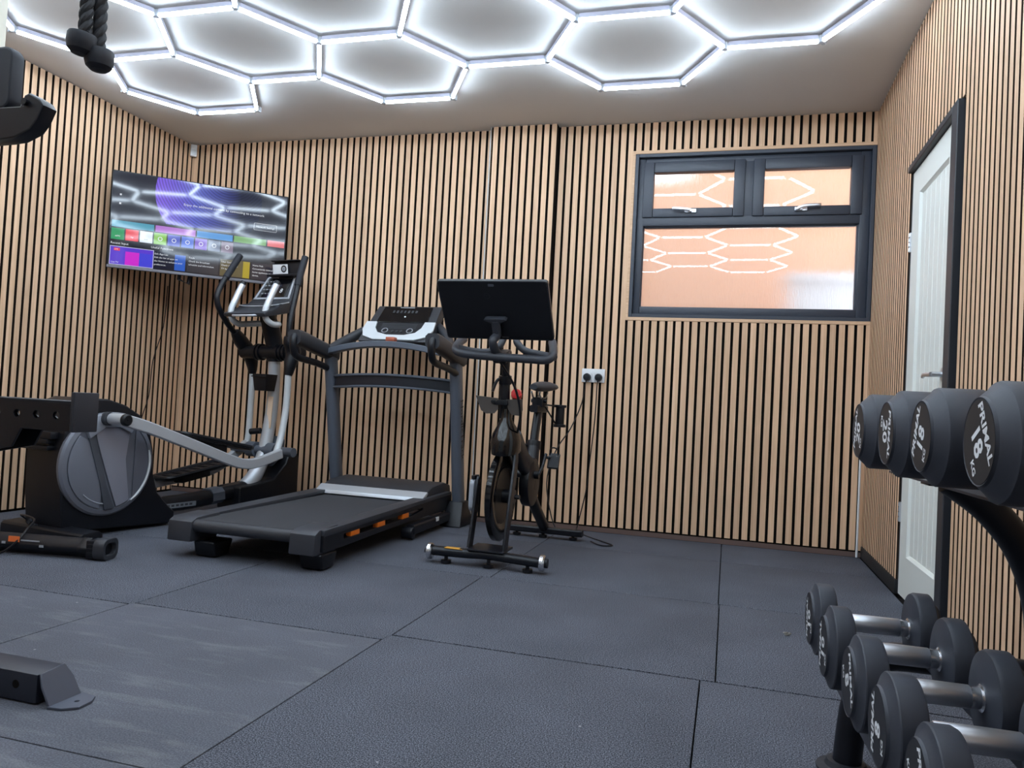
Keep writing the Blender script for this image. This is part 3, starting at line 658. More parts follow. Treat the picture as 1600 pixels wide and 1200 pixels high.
b = MB(); b.lathe([(0.0, 0.318), (0.022, 0.318), (0.030, 0.312), (0.030, 0.297), (0.0, 0.297)], (0, PV, PZ), (1, 0, 0), cap=False); b.cyl((0.317, PV, PZ), (0.321, PV, PZ), 0.006, n=8); b.build('end_cap', BLACKP, ell)
def pedal_arm(u, pts, sg):
    b = MB(); b.bar([(u, p[0], p[1]) for p in pts], 0.036, 0.060, up=(0, 0, 1), smooth=5, c=0.3); return b.build('pedal_arm', SILVER, ell, smooth=28)
pedal_arm(0.275, [(PV, PZ), (0.31, 0.552), (0.60, 0.456), (0.86, 0.368), (0.98, 0.337), (1.10, 0.338), (1.30, 0.385)], 1)
pedal_arm(-0.245, [(0.30, 0.135), (0.60, 0.165), (0.88, 0.196), (1.15, 0.225), (1.32, 0.27), (1.54, 0.405)], -1)
b = MB(); b.box((-0.30, 0.60, 0.135), (-0.19, 0.68, 0.20)); b.build('crank_pin', SILVER, ell, bevel=0.01)
def footplate(u, v0, z0, v1, z1, nm='footplate'):
    d = Vector((0, v1-v0, z1-z0)); L_ = d.length; M = frame((u, v0, z0), (1, 0, 0), d)
    t = thing_part(nm)
    b = MB()
    def P(x, y, z): return M @ Vector((x, y, z))
    ol = rrect(-0.075, 0, 0.075, L_, 0.04)
    b.prism(ol, M.to_translation(), M.to_3x3() @ Vector((1, 0, 0)), M.to_3x3() @ Vector((0, 1, 0)), M.to_3x3() @ Vector((0, 0, 1)), 0.018)
    # raised edge
    rim = [P(x, y, 0.02) for x, y in ol]
    b.tube(rim+[rim[0]], 0.012, n=6, smooth=0)
    for i in range(7):
        y = 0.06+i*(L_-0.12)/6; b.cyl(P(-0.05, y, 0.021), P(0.05, y, 0.021), 0.005, n=6)
    b.obox(P(0, L_*0.45, -0.02), (0.07, 0.22, 0.04), M.to_3x3())
    o = b.build(nm, BLACKP, ell); return o
def thing_part(n): return n
footplate(0.185, 0.56, 0.500, 1.09, 0.405); footplate(-0.185, 0.80, 0.205, 1.32, 0.285)
b = MB(); b.bar([(-0.04+0.04, 0.50, 0.095), (0.0, 0.85, 0.10), (0.0, 1.15, 0.125), (0.0, 1.42, 0.15)], 0.10, 0.085, smooth=4, c=0.5); b.build('main_rail', BLACKP, ell, smooth=50)
b = MB(); b.prism(rrect(0.60, 0.078, 0.86, 0.106, 0.004), (0.051, 0, 0.0), (0, 1, 0), (0, 0, 1), (1, 0, 0), 0.001); b.build('rail_label', mat('rail_label', (112, 118, 126), 0.4), ell)
b = MB()
for i in range(7): b.box((0.0519, 0.62+i*0.032, 0.086), (0.0525, 0.64+i*0.032, 0.098))
b.build('label_print', GREYD, ell)
b = MB(); b.bar([(0, 0.99, 0.114), (0, 1.08, 0.121)], 0.108, 0.094, smooth=0, c=0.5); b.build('rail_band', GREYM, ell)
fp = [(1.16, 0.02), (1.68, 0.02), (1.70, 0.05), (1.69, 0.33), (1.66, 0.385), (1.60, 0.39), (1.565, 0.30), (1.46, 0.20), (1.30, 0.175), (1.16, 0.165)]
b = MB(); b.prism(fp, (-0.095, 0, 0), (0, 1, 0), (0, 0, 1), (1, 0, 0), 0.19); b.build('front_housing', BLACKP, ell, bevel=0.015, segs=3)
b = MB(); b.bar([(-0.30, 1.62, 0.035), (0.0, 1.62, 0.04), (0.30, 1.62, 0.035)], 0.08, 0.06, smooth=2, c=0.5); b.build('front_stabiliser', BLACKP, ell)
b = MB(); b.tube([(0, 1.30, 0.15), (0, 1.38, 0.22), (0, 1.445, 0.34), (0, 1.475, 0.48), (0, 1.50, 0.65), (0, 1.505, 0.83), (0, 1.495, 1.00)], [0.050, 0.050, 0.046, 0.042, 0.040, 0.039, 0.039], n=18, squash=1.0); b.build('upright', SILVER, ell)
b = MB(); b.prism([(1.49, 0.27), (1.60, 0.35), (1.60, 0.46), (1.53, 0.48), (1.48, 0.38)], (-0.05, 0, 0), (0, 1, 0), (0, 0, 1), (1, 0, 0), 0.10); b.build('upright_shroud', GREYM, ell, bevel=0.02, segs=3)
b = MB(); b.cyl((-0.26, 1.44, 0.385), (0.26, 1.44, 0.385), 0.030); b.cyl((-0.12, 1.44, 0.385), (-0.05, 1.44, 0.385), 0.05); b.cyl((0.05, 1.44, 0.385), (0.12, 1.44, 0.385), 0.05); b.build('lower_axle', GREYM, ell)
b = MB(); b.cyl((-0.03, 1.44, 0.51), (-0.10, 1.42, 0.50), 0.02); b.cyl((-0.05, 1.44, 0.51), (-0.03, 1.44, 0.51), 0.012); b.build('lock_knob', BLACKP, ell)
b = MB(); b.tube([(0.020, 1.455, 0.53), (0.020, 1.463, 0.74)], 1, smooth=0, up=(1, 0, 0), prof=[(-0.002, -0.02), (0.002, -0.02), (0.002, 0.02), (-0.002, 0.02)]); b.build('warning_label', mat('warning_label', (222, 196, 170), 0.5), ell)
b = MB(); b.tube([(0, 1.497, 0.975), (0, 1.487, 1.08), (0, 1.45, 1.18), (0, 1.40, 1.28)], [0.05, 0.056, 0.058, 0.05], n=16); b.build('neck', BLACKP, ell)
b = MB(); b.cyl((-0.25, 1.465, 1.035), (0.255, 1.465, 1.035), 0.045)
for u in (-0.115, -0.085, 0.075, 0.105, 0.135): b.cyl((u-0.008, 1.465, 1.035), (u+0.008, 1.465, 1.035), 0.056)
b.build('pivot_hub', BLACKP, ell)
# swing arms
def swing(u, low, joint, upp, cap):
    MB().tube([(u, p[0], p[1]) for p in low], 0.0215, n=14, smooth=4).build('swing_arm', SILVERW, ell)
    MB().tube([(u, p[0], p[1]) for p in joint], [0.024, 0.042, 0.05, 0.046, 0.030], n=14, smooth=3).build('swing_joint', BLACKP, ell)
    h = MB().tube([(u*1.02, p[0], p[1]) for p in upp], 0.0185, n=14, smooth=5).build('hand_lever', BLACKM, ell)
    g = upp[-2:]
    MB().tube([(u*1.02, upp[-3][0]*0.55+upp[-2][0]*0.45, upp[-3][1]*0.55+upp[-2][1]*0.45), (u*1.02, g[0][0], g[0][1]), (u*1.02, g[1][0], g[1][1])], 0.0225, n=14, smooth=3).build('foam_grip', RUBBERB, h)
swing(0.24, [(1.30, 0.385), (1.335, 0.49), (1.362, 0.65), (1.368, 0.78), (1.366, 0.92)], [(1.366, 0.88), (1.38, 0.96), (1.40, 1.035), (1.365, 1.10), (1.35, 1.135)],
      [(1.352, 1.12), (1.345, 1.19), (1.358, 1.28), (1.385, 1.40), (1.42, 1.55), (1.455, 1.665)], 0)
swing(-0.24, [(1.54, 0.405), (1.552, 0.48), (1.556, 0.65), (1.556, 0.78), (1.553, 0.93)], [(1.553, 0.89), (1.54, 0.97), (1.50, 1.04), (1.42, 1.11), (1.37, 1.16)],
      [(1.38, 1.145), (1.29, 1.22), (1.215, 1.31), (1.20, 1.38), (1.235, 1.46), (1.30, 1.56), (1.375, 1.675)], 0)
# fixed grips
GRIPM = mat('pulse_metal', (214, 218, 224), 0.42, metal=0.6)
for u, dv in ((0.135, 0.0), (-0.135, -0.02)):
    s = 1 if u > 0 else -1
    h = MB().tube([(s*0.03, 1.42+dv, 1.222), (u*0.9, 1.38+dv, 1.212), (u, 1.31+dv, 1.205), (u, 1.25+dv, 1.232), (u, 1.238+dv, 1.285), (u, 1.258+dv, 1.335)], 0.0195, n=14, smooth=4).build('fixed_handle', SILVERW, ell)
    MB().tube([(u, 1.256+dv, 1.33), (u, 1.30+dv, 1.42), (u, 1.325+dv, 1.465)], 0.0205, n=14, smooth=2).build('pulse_grip', GRIPM, h, label='chrome pulse sensor grip')
    MB().tube([(u, 1.322+dv, 1.46), (u, 1.334+dv, 1.482)], 0.0205, n=14, smooth=0).build('grip_end', BLACKP, h)
# console
cs = [(1.185, 1.262), (1.20, 1.238), (1.42, 1.29), (1.56, 1.50), (1.548, 1.545), (1.525, 1.553), (1.425, 1.375), (1.395, 1.352), (1.33, 1.340), (1.31, 1.318)]
def rings_console(w):
    return [[(s*wq, p[0], p[1]) for p, wq in zip(cs, [w*1.05]*3+[w*0.78]*3+[w*1.05]*4)] for s in (-1, 1)]
b = MB(); b.loft(rings_console(0.165)); con = b.build('console', GREYD, ell, bevel=0.012, segs=2)
M = frame((0, 1.478, 1.468), (1, 0, 0), (0, 0.49, 0.872))
b = MB(); put(b, curve_mesh([[(-0.150, -0.095), (0.150, -0.095), (0.118, 0.085), (0.10, 0.098), (-0.10, 0.098), (-0.118, 0.085)], [(-0.138, -0.085), (0.138, -0.085), (0.108, 0.078), (0.09, 0.086), (-0.09, 0.086), (-0.108, 0.078)]], 0.012, 0.002), M); b.build('silver_rim', SILVER, con)
b = MB(); b.obox(M @ Vector((0, 0.0, 0.001)), (0.20, 0.155, 0.006), M.to_3x3()); b.build('display', BLACKG, con, bevel=0.002)
b = MB(); put(b, text_geo('8', 0.05), M @ Matrix.Translation((0.055, -0.03, 0.006))); b.build('readout', WHITEPR, con, smooth=0)
b = MB()
for i in range(4):
    for j in range(3): b.obox(M @ Vector((-0.10+j*0.028, 0.05-i*0.033, 0.005)), (0.016, 0.008, 0.003), M.to_3x3())
b.build('button_row', GREYTXT, con)
b = MB(); b.tube([(-0.16, 1.31, 1.331), (-0.08, 1.302, 1.322), (0.08, 1.302, 1.322), (0.16, 1.325, 1.334), (0.17, 1.41, 1.36)], 0.0045, n=6, smooth=3); b.build('silver_rim', SILVER, con)
b = MB(); b.tube([(-0.165, 1.28, 1.268), (-0.08, 1.183, 1.246), (0.0, 1.175, 1.244), (0.08, 1.183, 1.246), (0.168, 1.25, 1.262)], 0.007, n=8, smooth=3); b.build('silver_rim', SILVER, con)
b = MB(); b.box((-0.07, 1.515, 1.555), (0.15, 1.53, 1.655)); b.box((-0.09, 1.47, 1.548), (0.17, 1.53, 1.562)); b.box((-0.08, 1.49, 1.652), (0.16, 1.53, 1.660)); b.box((-0.02, 1.51, 1.50), (0.10, 1.55, 1.55)); b.build('tablet_shelf', BLACKP, con, bevel=0.003)
card = thing('dial_card', 'small white card with a round dial propped on the elliptical console', 'card', (0, 0, 0))
EM = Matrix.Translation((-3.18, 3.0, 0)) @ Matrix.Rotation(-math.radians(9), 4, 'Z')
card.location = EM @ Vector((0.0, 1.505, 1.566)); card.rotation_euler = (math.radians(8), 0, -math.radians(9))
MB().box((-0.065, -0.002, 0.0), (0.062, 0.002, 0.066)).build('sheet', WHITEP, card)
b = MB(); put(b, curve_mesh([circ(0.03, 0.035, 0.024, 20), circ(0.03, 0.035, 0.014, 16)], 0.0006), frame((0, -0.0026, 0), (1, 0, 0), (0, 0, 1))); b.build('dial', DARKPR, card)
b = MB(); put(b, curve_mesh([circ(0.03, 0.035, 0.012, 16)], 0.0006), frame((0, -0.0026, 0), (1, 0, 0), (0, 0, 1))); b.build('dial_centre', GREYL, card)
b = MB(); b.loft([[(-0.055, 1.36, 0.885), (0.06, 1.36, 0.885), (0.06, 1.47, 0.885), (-0.055, 1.47, 0.885)], [(-0.045, 1.375, 0.775), (0.05, 1.375, 0.775), (0.05, 1.46, 0.775), (-0.045, 1.46, 0.775)]]); b.tube([(-0.058, 1.355, 0.868), (0.063, 1.355, 0.868)], 0.004, n=6, smooth=0); b.build('bottle_holder', BLACKP, ell, bevel=0.008)
b = MB(); b.tube([EM @ Vector((-0.075, -0.055, 0.082)), EM @ Vector((-0.06, -0.10, 0.115)), (-3.05, 2.80, 0.125), (-2.965, 2.69, 0.105), (-2.960, 2.625, 0.05), (-3.01, 2.60, 0.008), (-3.08, 2.59, 0.006), (-3.30, 2.52, 0.006)], 0.0045, n=6, smooth=5)
pc = b.build('power_cable', BLACKP); tag(pc, 'thin black power cable curving from the elliptical across the stabiliser bar', 'cable')

# ------------------------------------------------------------------ treadmill (world coordinates)
TC = -2.035
BELT = mat('running_belt', (46, 47, 52), 0.75, bump=(500, 0.2)); DECKG = mat('deck_rail', (48, 50, 57), 0.5)
tm = thing('treadmill', 'grey treadmill with orange deck cushions between the elliptical and the bike', 'treadmill', (TC, 3.75, 0), world=True)
b = MB(); b.box((TC-0.285, 2.98, 0.150), (TC+0.285, 4.30, 0.172)); b.build('running_belt', BELT, tm, bevel=0.004)
b = MB(); b.cyl((TC-0.27, 2.965, 0.145), (TC+0.25, 2.965, 0.145), 0.028, n=20); b.build('rear_roller', GREYD, tm)
for s in (-1, 1):
    xo = TC+s*0.375; xi = TC+s*0.285
    a, c = min(xo, xi), max(xo, xi)
    b = MB(); b.prism([(2.98, 0.150), (4.55, 0.185), (4.55, 0.205), (2.98, 0.180)], (a, 0, 0), (0, 1, 0), (0, 0, 1), (1, 0, 0), c-a); b.build('foot_rail', DECKG, tm, bevel=0.005)
    # side skirt with an open slot that shows the cushions
    sk = [[(2.98, 0.088), (3.15, 0.085), (3.55, 0.095), (4.0, 0.10), (4.56, 0.095), (4.56, 0.190), (2.98, 0.155)], [(3.16, 0.115), (3.95, 0.122), (4.10, 0.14), (4.10, 0.155), (3.16, 0.142)]]
    b = MB(); put(b, curve_mesh(sk, 0.02, 0.002), frame((xo-s*0.012, 0, 0), (0, 1, 0), (0, 0, 1))); b.build('side_skirt', BLACKP, tm)
    for y in (3.28, 3.56, 3.86):
        b = MB(); b.box((xo-s*0.018-0.014, y-0.045, 0.117), (xo-s*0.018+0.014, y+0.045, 0.151)); b.build('deck_cushion', ORANGE, tm, bevel=0.006, label='orange deck cushion')
    cx0, cx1 = (TC-0.39, TC-0.265) if s < 0 else (TC+0.235, TC+0.36)
    b = MB(); b.prism([(2.925, 0.075), (3.11, 0.068), (3.13, 0.10), (3.13, 0.188), (2.965, 0.182), (2.93, 0.165)], (cx0, 0, 0), (0, 1, 0), (0, 0, 1), (1, 0, 0), cx1-cx0); b.build('end_cap', DECKG, tm, bevel=0.008)
    b = MB(); xq = TC-0.225 if s < 0 else TC+0.32
    b.prism([(2.99, 0.004), (3.09, 0.004), (3.12, 0.075), (2.97, 0.075)], (xq-0.06, 0, 0), (0, 1, 0), (0, 0, 1), (1, 0, 0), 0.11); b.build('rear_foot', BLACKP, tm, bevel=0.014, segs=3)
    b = MB(); b.bar([(xo+s*0.01, 3.90, 0.055), (xo+s*0.01, 4.62, 0.062)], 0.05, 0.055, smooth=0, c=0.3); b.cyl((xo-0.03, 3.90, 0.04), (xo+0.03, 3.90, 0.04), 0.034); b.build('base_rail', BLACKM, tm, bevel=0.003)
    ux = TC+s*0.425
    b = MB(); b.loft([[(ux-0.075, 4.42, 0.004), (ux+0.065, 4.42, 0.004), (ux+0.065, 4.66, 0.004), (ux-0.075, 4.66, 0.004)], [(ux-0.045, 4.50, 0.15), (ux+0.045, 4.50, 0.15), (ux+0.045, 4.61, 0.15), (ux-0.045, 4.61, 0.15)]]); b.build('upright_boot', BLACKP, tm, bevel=0.01)
    b = MB(); b.bar([(ux, 4.555, 0.10), (ux, 4.46, 0.55), (ux, 4.37, 0.98), (ux, 4.36, 1.04)], 0.062, 0.088, up=(0, -1, 0), smooth=3, c=0.45); up_ = b.build('upright', GREYM, tm, smooth=50)
    if s > 0:
        b = MB(); put(b, text_geo('NordicTrack', 0.072, bold=0.0012), frame((ux+0.0318, 4.455, 0.60), (0, 0.20, -0.98), (0, 0.98, 0.20)) ); b.build('brand_lettering', DARKPR, up_, smooth=0)
    # arm towards the runner, with the lower rail
    hx = TC+s*0.435
    b = MB(); b.bar([(hx, 4.42, 1.03), (hx, 4.20, 1.065), (hx, 4.00, 1.098), (hx, 3.94, 1.10)], 0.085, 0.085, smooth=3, c=0.4); b.build('arm', GREYD, tm, smooth=50)
    b = MB(); b.bar([(hx, 3.965, 1.12), (hx, 3.935, 1.09), (hx, 3.94, 1.03), (hx, 3.99, 0.985), (hx, 4.2, 0.965), (hx, 4.36, 0.94)], 0.04, 0.038, smooth=4, c=0.6); b.build('hand_rail', BLACKP, tm, smooth=50)
    b = MB(); b.bar([(hx-s*0.03, 4.30, 1.05), (hx-s*0.09, 4.44, 1.14), (TC+s*0.22, 4.56, 1.24)], 0.05, 0.06, smooth=4, c=0.5); b.build('console_strut', GREYD, tm, smooth=50)
b = MB(); b.prism([(4.16, 0.186), (4.22, 0.225), (4.30, 0.250), (4.50, 0.262), (4.60, 0.24), (4.62, 0.18)], (TC-0.345, 0, 0), (0, 1, 0), (0, 0, 1), (1, 0, 0), 0.69); b.build('motor_hood', GREYD, tm, bevel=0.012)
b = MB(); b.prism([(4.135, 0.180), (4.165, 0.178), (4.225, 0.221), (4.205, 0.229), (4.145, 0.200)], (TC-0.35, 0, 0), (0, 1, 0), (0, 0, 1), (1, 0, 0), 0.70); b.build('hood_trim', SILVER, tm, bevel=0.003)
b = MB(); b.box((TC+0.40-0.012, 4.22, 0.062), (TC+0.40+0.012, 4.26, 0.084)); b.build('rail_label', WHITEPR, tm)
# cross panel, arched
def arch(z0, z1, y0, y1, nm, m, rise=0.018, hw=0.40):
    b = MB(); rings = []
    for i in range(17):
        t = -1+i/8; x = TC+t*hw; dz = rise*(1-t*t); dy = -0.04*(1-t*t)
        rings.append([(x, y0+dy, z0+dz), (x, y1+dy, z0+dz), (x, y1+dy, z1+dz), (x, y0+dy, z1+dz)])
    b.loft(rings); return b.build(nm, m, tm, bevel=0.004, segs=1, bevang=50)
PANEL = mat('cross_panel', (20, 25, 36), 0.35)
arch(0.828, 0.890, 4.375, 4.40, 'cross_panel', PANEL); arch(0.888, 0.904, 4.36, 4.41, 'panel_edge', GREYM); arch(0.816, 0.830, 4.36, 4.41, 'panel_edge', GREYM)
arch(1.025, 1.062, 4.27, 4.34, 'handlebar', GREYM, rise=0.055, hw=0.41)
# console
b = MB(); cw = 0.235
yb, zb, yt, zt = 4.36, 1.125, 4.585, 1.378
b.loft([[(TC-cw*1.05, yb, zb), (TC+cw*1.0, yb, zb), (TC+cw*0.98, yt, zt), (TC-cw*0.92, yt, zt)], [(TC-cw*1.0, yb+0.09, zb-0.04), (TC+cw*1.0, yb+0.09, zb-0.04), (TC+cw*0.95, yt+0.07, zt-0.04), (TC-cw*0.9, yt+0.07, zt-0.04)]])
con = b.build('console', GREYD, tm, bevel=0.012)
CM = frame((TC, (yb+yt)/2, (zb+zt)/2), (1, 0, 0), (0, yt-yb, zt-zb)); CL = math.hypot(yt-yb, zt-zb)
def onc(pts, th, m, nm, z=0.002, bev=0.0):
    b = MB(); put(b, curve_mesh(pts if isinstance(pts[0], list) else [pts], th, bev), CM @ Matrix.Translation((0, 0, z))); return b.build(nm, m, con)
onc([(-0.172, 0.006), (0.178, 0.006), (0.17, 0.152), (-0.162, 0.152)], 0.008, BLACKG, 'display', 0.003, 0.001)
onc([[(-0.235, 0.0), (-0.240, -0.07), (-0.215, -0.130), (-0.14, -0.160), (0.14, -0.160), (0.215, -0.130), (0.240, -0.07), (0.235, 0.0), (0.168, 0.0), (0.160, -0.055), (0.13, -0.100), (0.06, -0.122), (-0.06, -0.122), (-0.13, -0.100), (-0.160, -0.055), (-0.168, 0.0)]], 0.014, SILVERW, 'silver_trim', 0.006, 0.003)
onc([(-0.16, -0.002), (0.16, -0.002), (0.15, -0.055), (0.12, -0.095), (0.05, -0.114), (-0.05, -0.114), (-0.12, -0.095), (-0.15, -0.055)], 0.008, BLACKP, 'key_panel', 0.004, 0.002)
for i in range(5): onc([(-0.12, -0.012-i*0.011), (0.12, -0.012-i*0.011), (0.12, -0.018-i*0.011), (-0.12, -0.018-i*0.011)], 0.006, GREYD, 'speaker_slot', 0.007)
for xk in (-0.085, 0.085):
    onc([circ(xk, -0.078, 0.022, 18), circ(xk, -0.078, 0.017, 18)], 0.005, GREYTXT, 'dial_ring', 0.0085)
for xk in (-0.03, 0.0, 0.03): onc(circ(xk, -0.085, 0.009, 14), 0.006, GREYD, 'button', 0.0085)
onc([(-0.05, 0.140), (0.05, 0.140), (0.05, 0.146), (-0.05, 0.146)], 0.002, GREYTXT, 'brand_strip', 0.008)
for i in range(7): onc(rrect(-0.09+i*0.026, 0.09, -0.075+i*0.026, 0.115, 0.004), 0.002, GREYD, 'digit', 0.008)
onc(circ(0.01, 0.055, 0.006, 14), 0.002, WHITEPR, 'indicator', 0.008)
b = MB(); b.box((TC-0.03, 4.315, 1.115), (TC+0.03, 4.36, 1.15)); b.build('safety_key', COPPER, tm, bevel=0.006, label='copper-red safety key clip')

# ------------------------------------------------------------------ exercise bike (world coordinates)
BC = -1.065
bk_ = thing('exercise_bike', 'black spin bike with a large screen turned away, right of the treadmill', 'exercise bike', (BC, 3.9, 0), world=True)
b = MB(); b.bar([(-1.325, 3.43, 0.056), (-1.16, 3.432, 0.058), (-1.06, 3.435, 0.062), (-0.96, 3.432, 0.058), (-0.805, 3.43, 0.052)], 0.055, 0.040, smooth=2, c=0.5); b.build('front_stabiliser', BLACKM, bk_, smooth=50)
for x, s in ((-1.342, -1), (-0.792, 1)):
    b = MB(); b.lathe([(0.0, -0.014), (0.030, -0.014), (0.038, -0.008), (0.038, 0.008), (0.030, 0.014), (0.0, 0.014)], (x, 3.43, 0.052), (1, 0, 0), n=28, cap=False); w = b.build('transport_wheel', CHROME, bk_, label='clear silver transport wheel')
    b = MB(); b.cyl((x+s*0.012, 3.43, 0.052), (x+s*0.026, 3.43, 0.052), 0.012 if s < 0 else 0.022); b.build('wheel_hub', BLACKP, w)
for x, y in ((-1.26, 3.43), (-1.05, 3.435), (-0.86, 3.43), (-1.02, 4.40), (-0.84, 4.40), (-1.18, 4.40)):
    b = MB(); b.cyl((x, y, 0.004), (x, y, 0.018), 0.024, n=16); b.cyl((x, y, 0.016), (x, y, 0.04), 0.009, n=10); b.build('levelling_foot', BLACKP, bk_)
b = MB(); b.box((-1.265, 3.408, 0.0762), (-1.175, 3.45, 0.0775)); b.build('warning_sticker', TAN, bk_)
b = MB(); b.bar([(-1.24, 4.40, 0.045), (-0.785, 4.40, 0.045)], 0.06, 0.036, smooth=0, c=0.4); b.build('rear_stabiliser', BLACKM, bk_)
b = MB(); b.prism([(3.40, 0.077), (3.56, 0.077), (3.56, 0.090), (3.40, 0.086)], (-1.15, 0, 0), (0, 1, 0), (0, 0, 1), (1, 0, 0), 0.18); b.build('fork_foot', BLACKM, bk_, bevel=0.004)
for dx, pts in ((-0.088, [(3.45, 0.08, 1.0), (3.50, 0.25, 1.0), (3.53, 0.37, 1.0), (3.545, 0.40, 1.0)]), (0.085, [(3.45, 0.08, 1.0), (3.515, 0.32, 1.0), (3.61, 0.50, 0.85), (3.66, 0.60, 0.6)])):
    b = MB(); b.bar([(BC+dx*k, y, z) for y, z, k in pts], 0.014, 0.055, up=(0, 1, 0), smooth=3, c=0.4); b.build('fork_leg', BLACKM, bk_, bevel=0.0)
FY, FZ, FR = 3.675, 0.312, 0.224
b = MB(); b.lathe([(0.0, -0.010), (FR-0.085, -0.010), (FR-0.070, -0.017), (FR-0.01, -0.018), (FR, -0.012), (FR, 0.012), (FR-0.01, 0.018), (FR-0.070, 0.017), (FR-0.085, 0.010), (0.0, 0.010)], (BC-0.012, FY, FZ), (1, 0, 0), n=64, cap=False); fw = b.build('flywheel', BLACKG, bk_)
b = MB(); b.lathe([(FR-0.10, -0.0115), (FR-0.20, -0.0115)], (BC-0.012, FY, FZ), (-1, 0, 0), n=48, cap=False); b.lathe([(FR-0.086, 0.0112), (FR-0.21, 0.0112)], (BC-0.012, FY, FZ), (1, 0, 0), n=48, cap=False); b.build('wheel_face', mat('flywheel_face', (44, 42, 40), 0.35, metal=0.5), fw)
b = MB(); b.cyl((BC-0.055, FY, FZ), (BC+0.06, FY, FZ), 0.034); b.cyl((BC+0.06, FY, FZ), (BC+0.085, FY, FZ), 0.012, n=10); b.build('hub', BLACKM, fw)
b = MB(); b.prism(rrect(3.50, 0.245, 3.59, 0.40, 0.03), (BC-0.124, 0, 0), (0, 1, 0), (0, 0, 1), (1, 0, 0), 0.024); b.build('side_cover', GREYL, bk_, bevel=0.006, label='light grey cover beside the flywheel')
b = MB(); b.box((BC-0.118, 3.51, 0.400), (BC-0.100, 3.58, 0.418)); b.build('cover_clip', BLACKP, bk_, bevel=0.003)
# frame head shroud, glossy
b = MB()
def ell_ring(y, z, rx, ry, tilt, n=18):
    return [(BC+0.01+rx*math.cos(2*math.pi*k/n), y+ry*math.sin(2*math.pi*k/n)*math.cos(tilt), z+ry*math.sin(2*math.pi*k/n)*math.sin(tilt)) for k in range(n)]
b.loft([ell_ring(3.65, 0.535, 0.070, 0.12, 0.15), ell_ring(3.635, 0.59, 0.074, 0.11, 0.2), ell_ring(3.625, 0.63, 0.064, 0.09, 0.25), ell_ring(3.62, 0.665, 0.044, 0.06, 0.25), ell_ring(3.618, 0.70, 0.028, 0.034, 0.1), ell_ring(3.615, 0.75, 0.026, 0.028, 0.1)]); b.build('head_shroud', BLACKG, bk_, smooth=60)
b = MB(); b.bar([(BC+0.035, 3.70, 0.60), (BC+0.045, 3.85, 0.48), (BC+0.05, 4.0, 0.43)], 0.05, 0.11, smooth=4, c=0.5); b.build('main_beam', BLACKM, bk_, smooth=50)
b = MB(); b.cyl((BC+0.02, 4.0, 0.36), (BC+0.075, 4.0, 0.36), 0.13, n=36); b.build('belt_guard', BLACKP, bk_, bevel=0.012)
b = MB(); b.bar([(BC+0.04, 4.0, 0.36), (BC+0.045, 4.12, 0.24), (BC+0.05, 4.30, 0.12), (BC+0.05, 4.40, 0.06)], 0.05, 0.06, smooth=3, c=0.5); b.build('rear_leg', BLACKM, bk_, smooth=50)
b = MB(); b.cyl((BC, 3.618, 0.70), (BC, 3.60, 0.885), 0.025, n=18); b.cyl((BC, 3.603, 0.868), (BC, 3.596, 0.91), 0.032, n=18); b.build('head_tube', BLACKM, bk_, bevel=0.003)
b = MB(); b.cyl((BC, 3.60, 0.88), (BC+0.004, 3.565, 1.02), 0.019, n=16); b.build('handlebar_post', BLACKM, bk_)
b = MB(); b.tube([(BC-0.02, 3.585, 0.895), (BC-0.035, 3.57, 0.88), (BC-0.05, 3.56, 0.83)], 0.008, n=8); b.build('post_lever', BLACKP, bk_)
# handlebar
hb = MB().tube([(-1.300, 3.62, 1.085), (-1.296, 3.54, 1.060), (-1.280, 3.46, 1.02), (-1.22, 3.43, 1.0), (-1.06, 3.43, 0.99), (-0.90, 3.43, 0.985), (-0.825, 3.44, 0.985), (-0.805, 3.48, 1.01), (-0.822, 3.56, 1.05), (-0.845, 3.63, 1.085)], 0.0205, n=14, smooth=5).build('handlebar', BARM, bk_)
MB().tube([(-1.27, 3.47, 1.03), (-1.21, 3.50, 1.018), (-1.13, 3.53, 1.02), (-1.09, 3.55, 1.05), (-1.08, 3.58, 1.09)], 0.0175, n=12, smooth=5).build('inner_bar', BARM, hb)
MB().tube([(-0.79, 3.47, 1.0), (-0.86, 3.50, 1.012), (-0.95, 3.53, 1.03), (-1.0, 3.55, 1.07), (-1.01, 3.58, 1.10)], 0.0175, n=12, smooth=5).build('inner_bar', BARM, hb)
b = MB(); b.obox((BC+0.002, 3.52, 1.000), (0.070, 0.11, 0.050), Matrix.Rotation(0.3, 3, 'X')); b.build('stem', BLACKM, bk_, bevel=0.014, segs=3)
# screen
ST_, SB_ = Vector((-1.065, 3.285, 1.327)), Vector((-1.062, 3.475, 1.085))
upS = (ST_-SB_); HS = upS.length; SM = frame((ST_+SB_)/2, (1, 0.0, 0), upS)      # its +z looks to the camera side
scr = MB(); put(scr, curve_mesh([rrect(-0.262, -HS/2, 0.262, HS/2, 0.012)], 0.022, 0.003), SM); so = scr.build('screen_back', mat('screen_back', (9, 10, 16), 0.4), bk_)
b = MB(); put(b, curve_mesh([rrect(-0.262, -HS/2, 0.262, HS/2, 0.012), rrect(-0.259, -HS/2+0.003, 0.259, HS/2-0.003, 0.010)], 0.004, 0.0005), SM @ Matrix.Translation((0, 0, 0.009))); b.build('screen_rim', GREYM, so)
b = MB(); put(b, curve_mesh([rrect(-0.016, HS/2-0.024, 0.012, HS/2-0.012, 0.003)], 0.003), SM @ Matrix.Translation((0, 0, 0.0115))); b.build('camera_tab', GREYM, so)
b = MB(); put(b, text_geo('PELOTON', 0.0075), SM @ Matrix.Translation((0.03, -HS/2+0.012, 0.0116))); b.build('brand_lettering', GREYTXT, so, smooth=0)
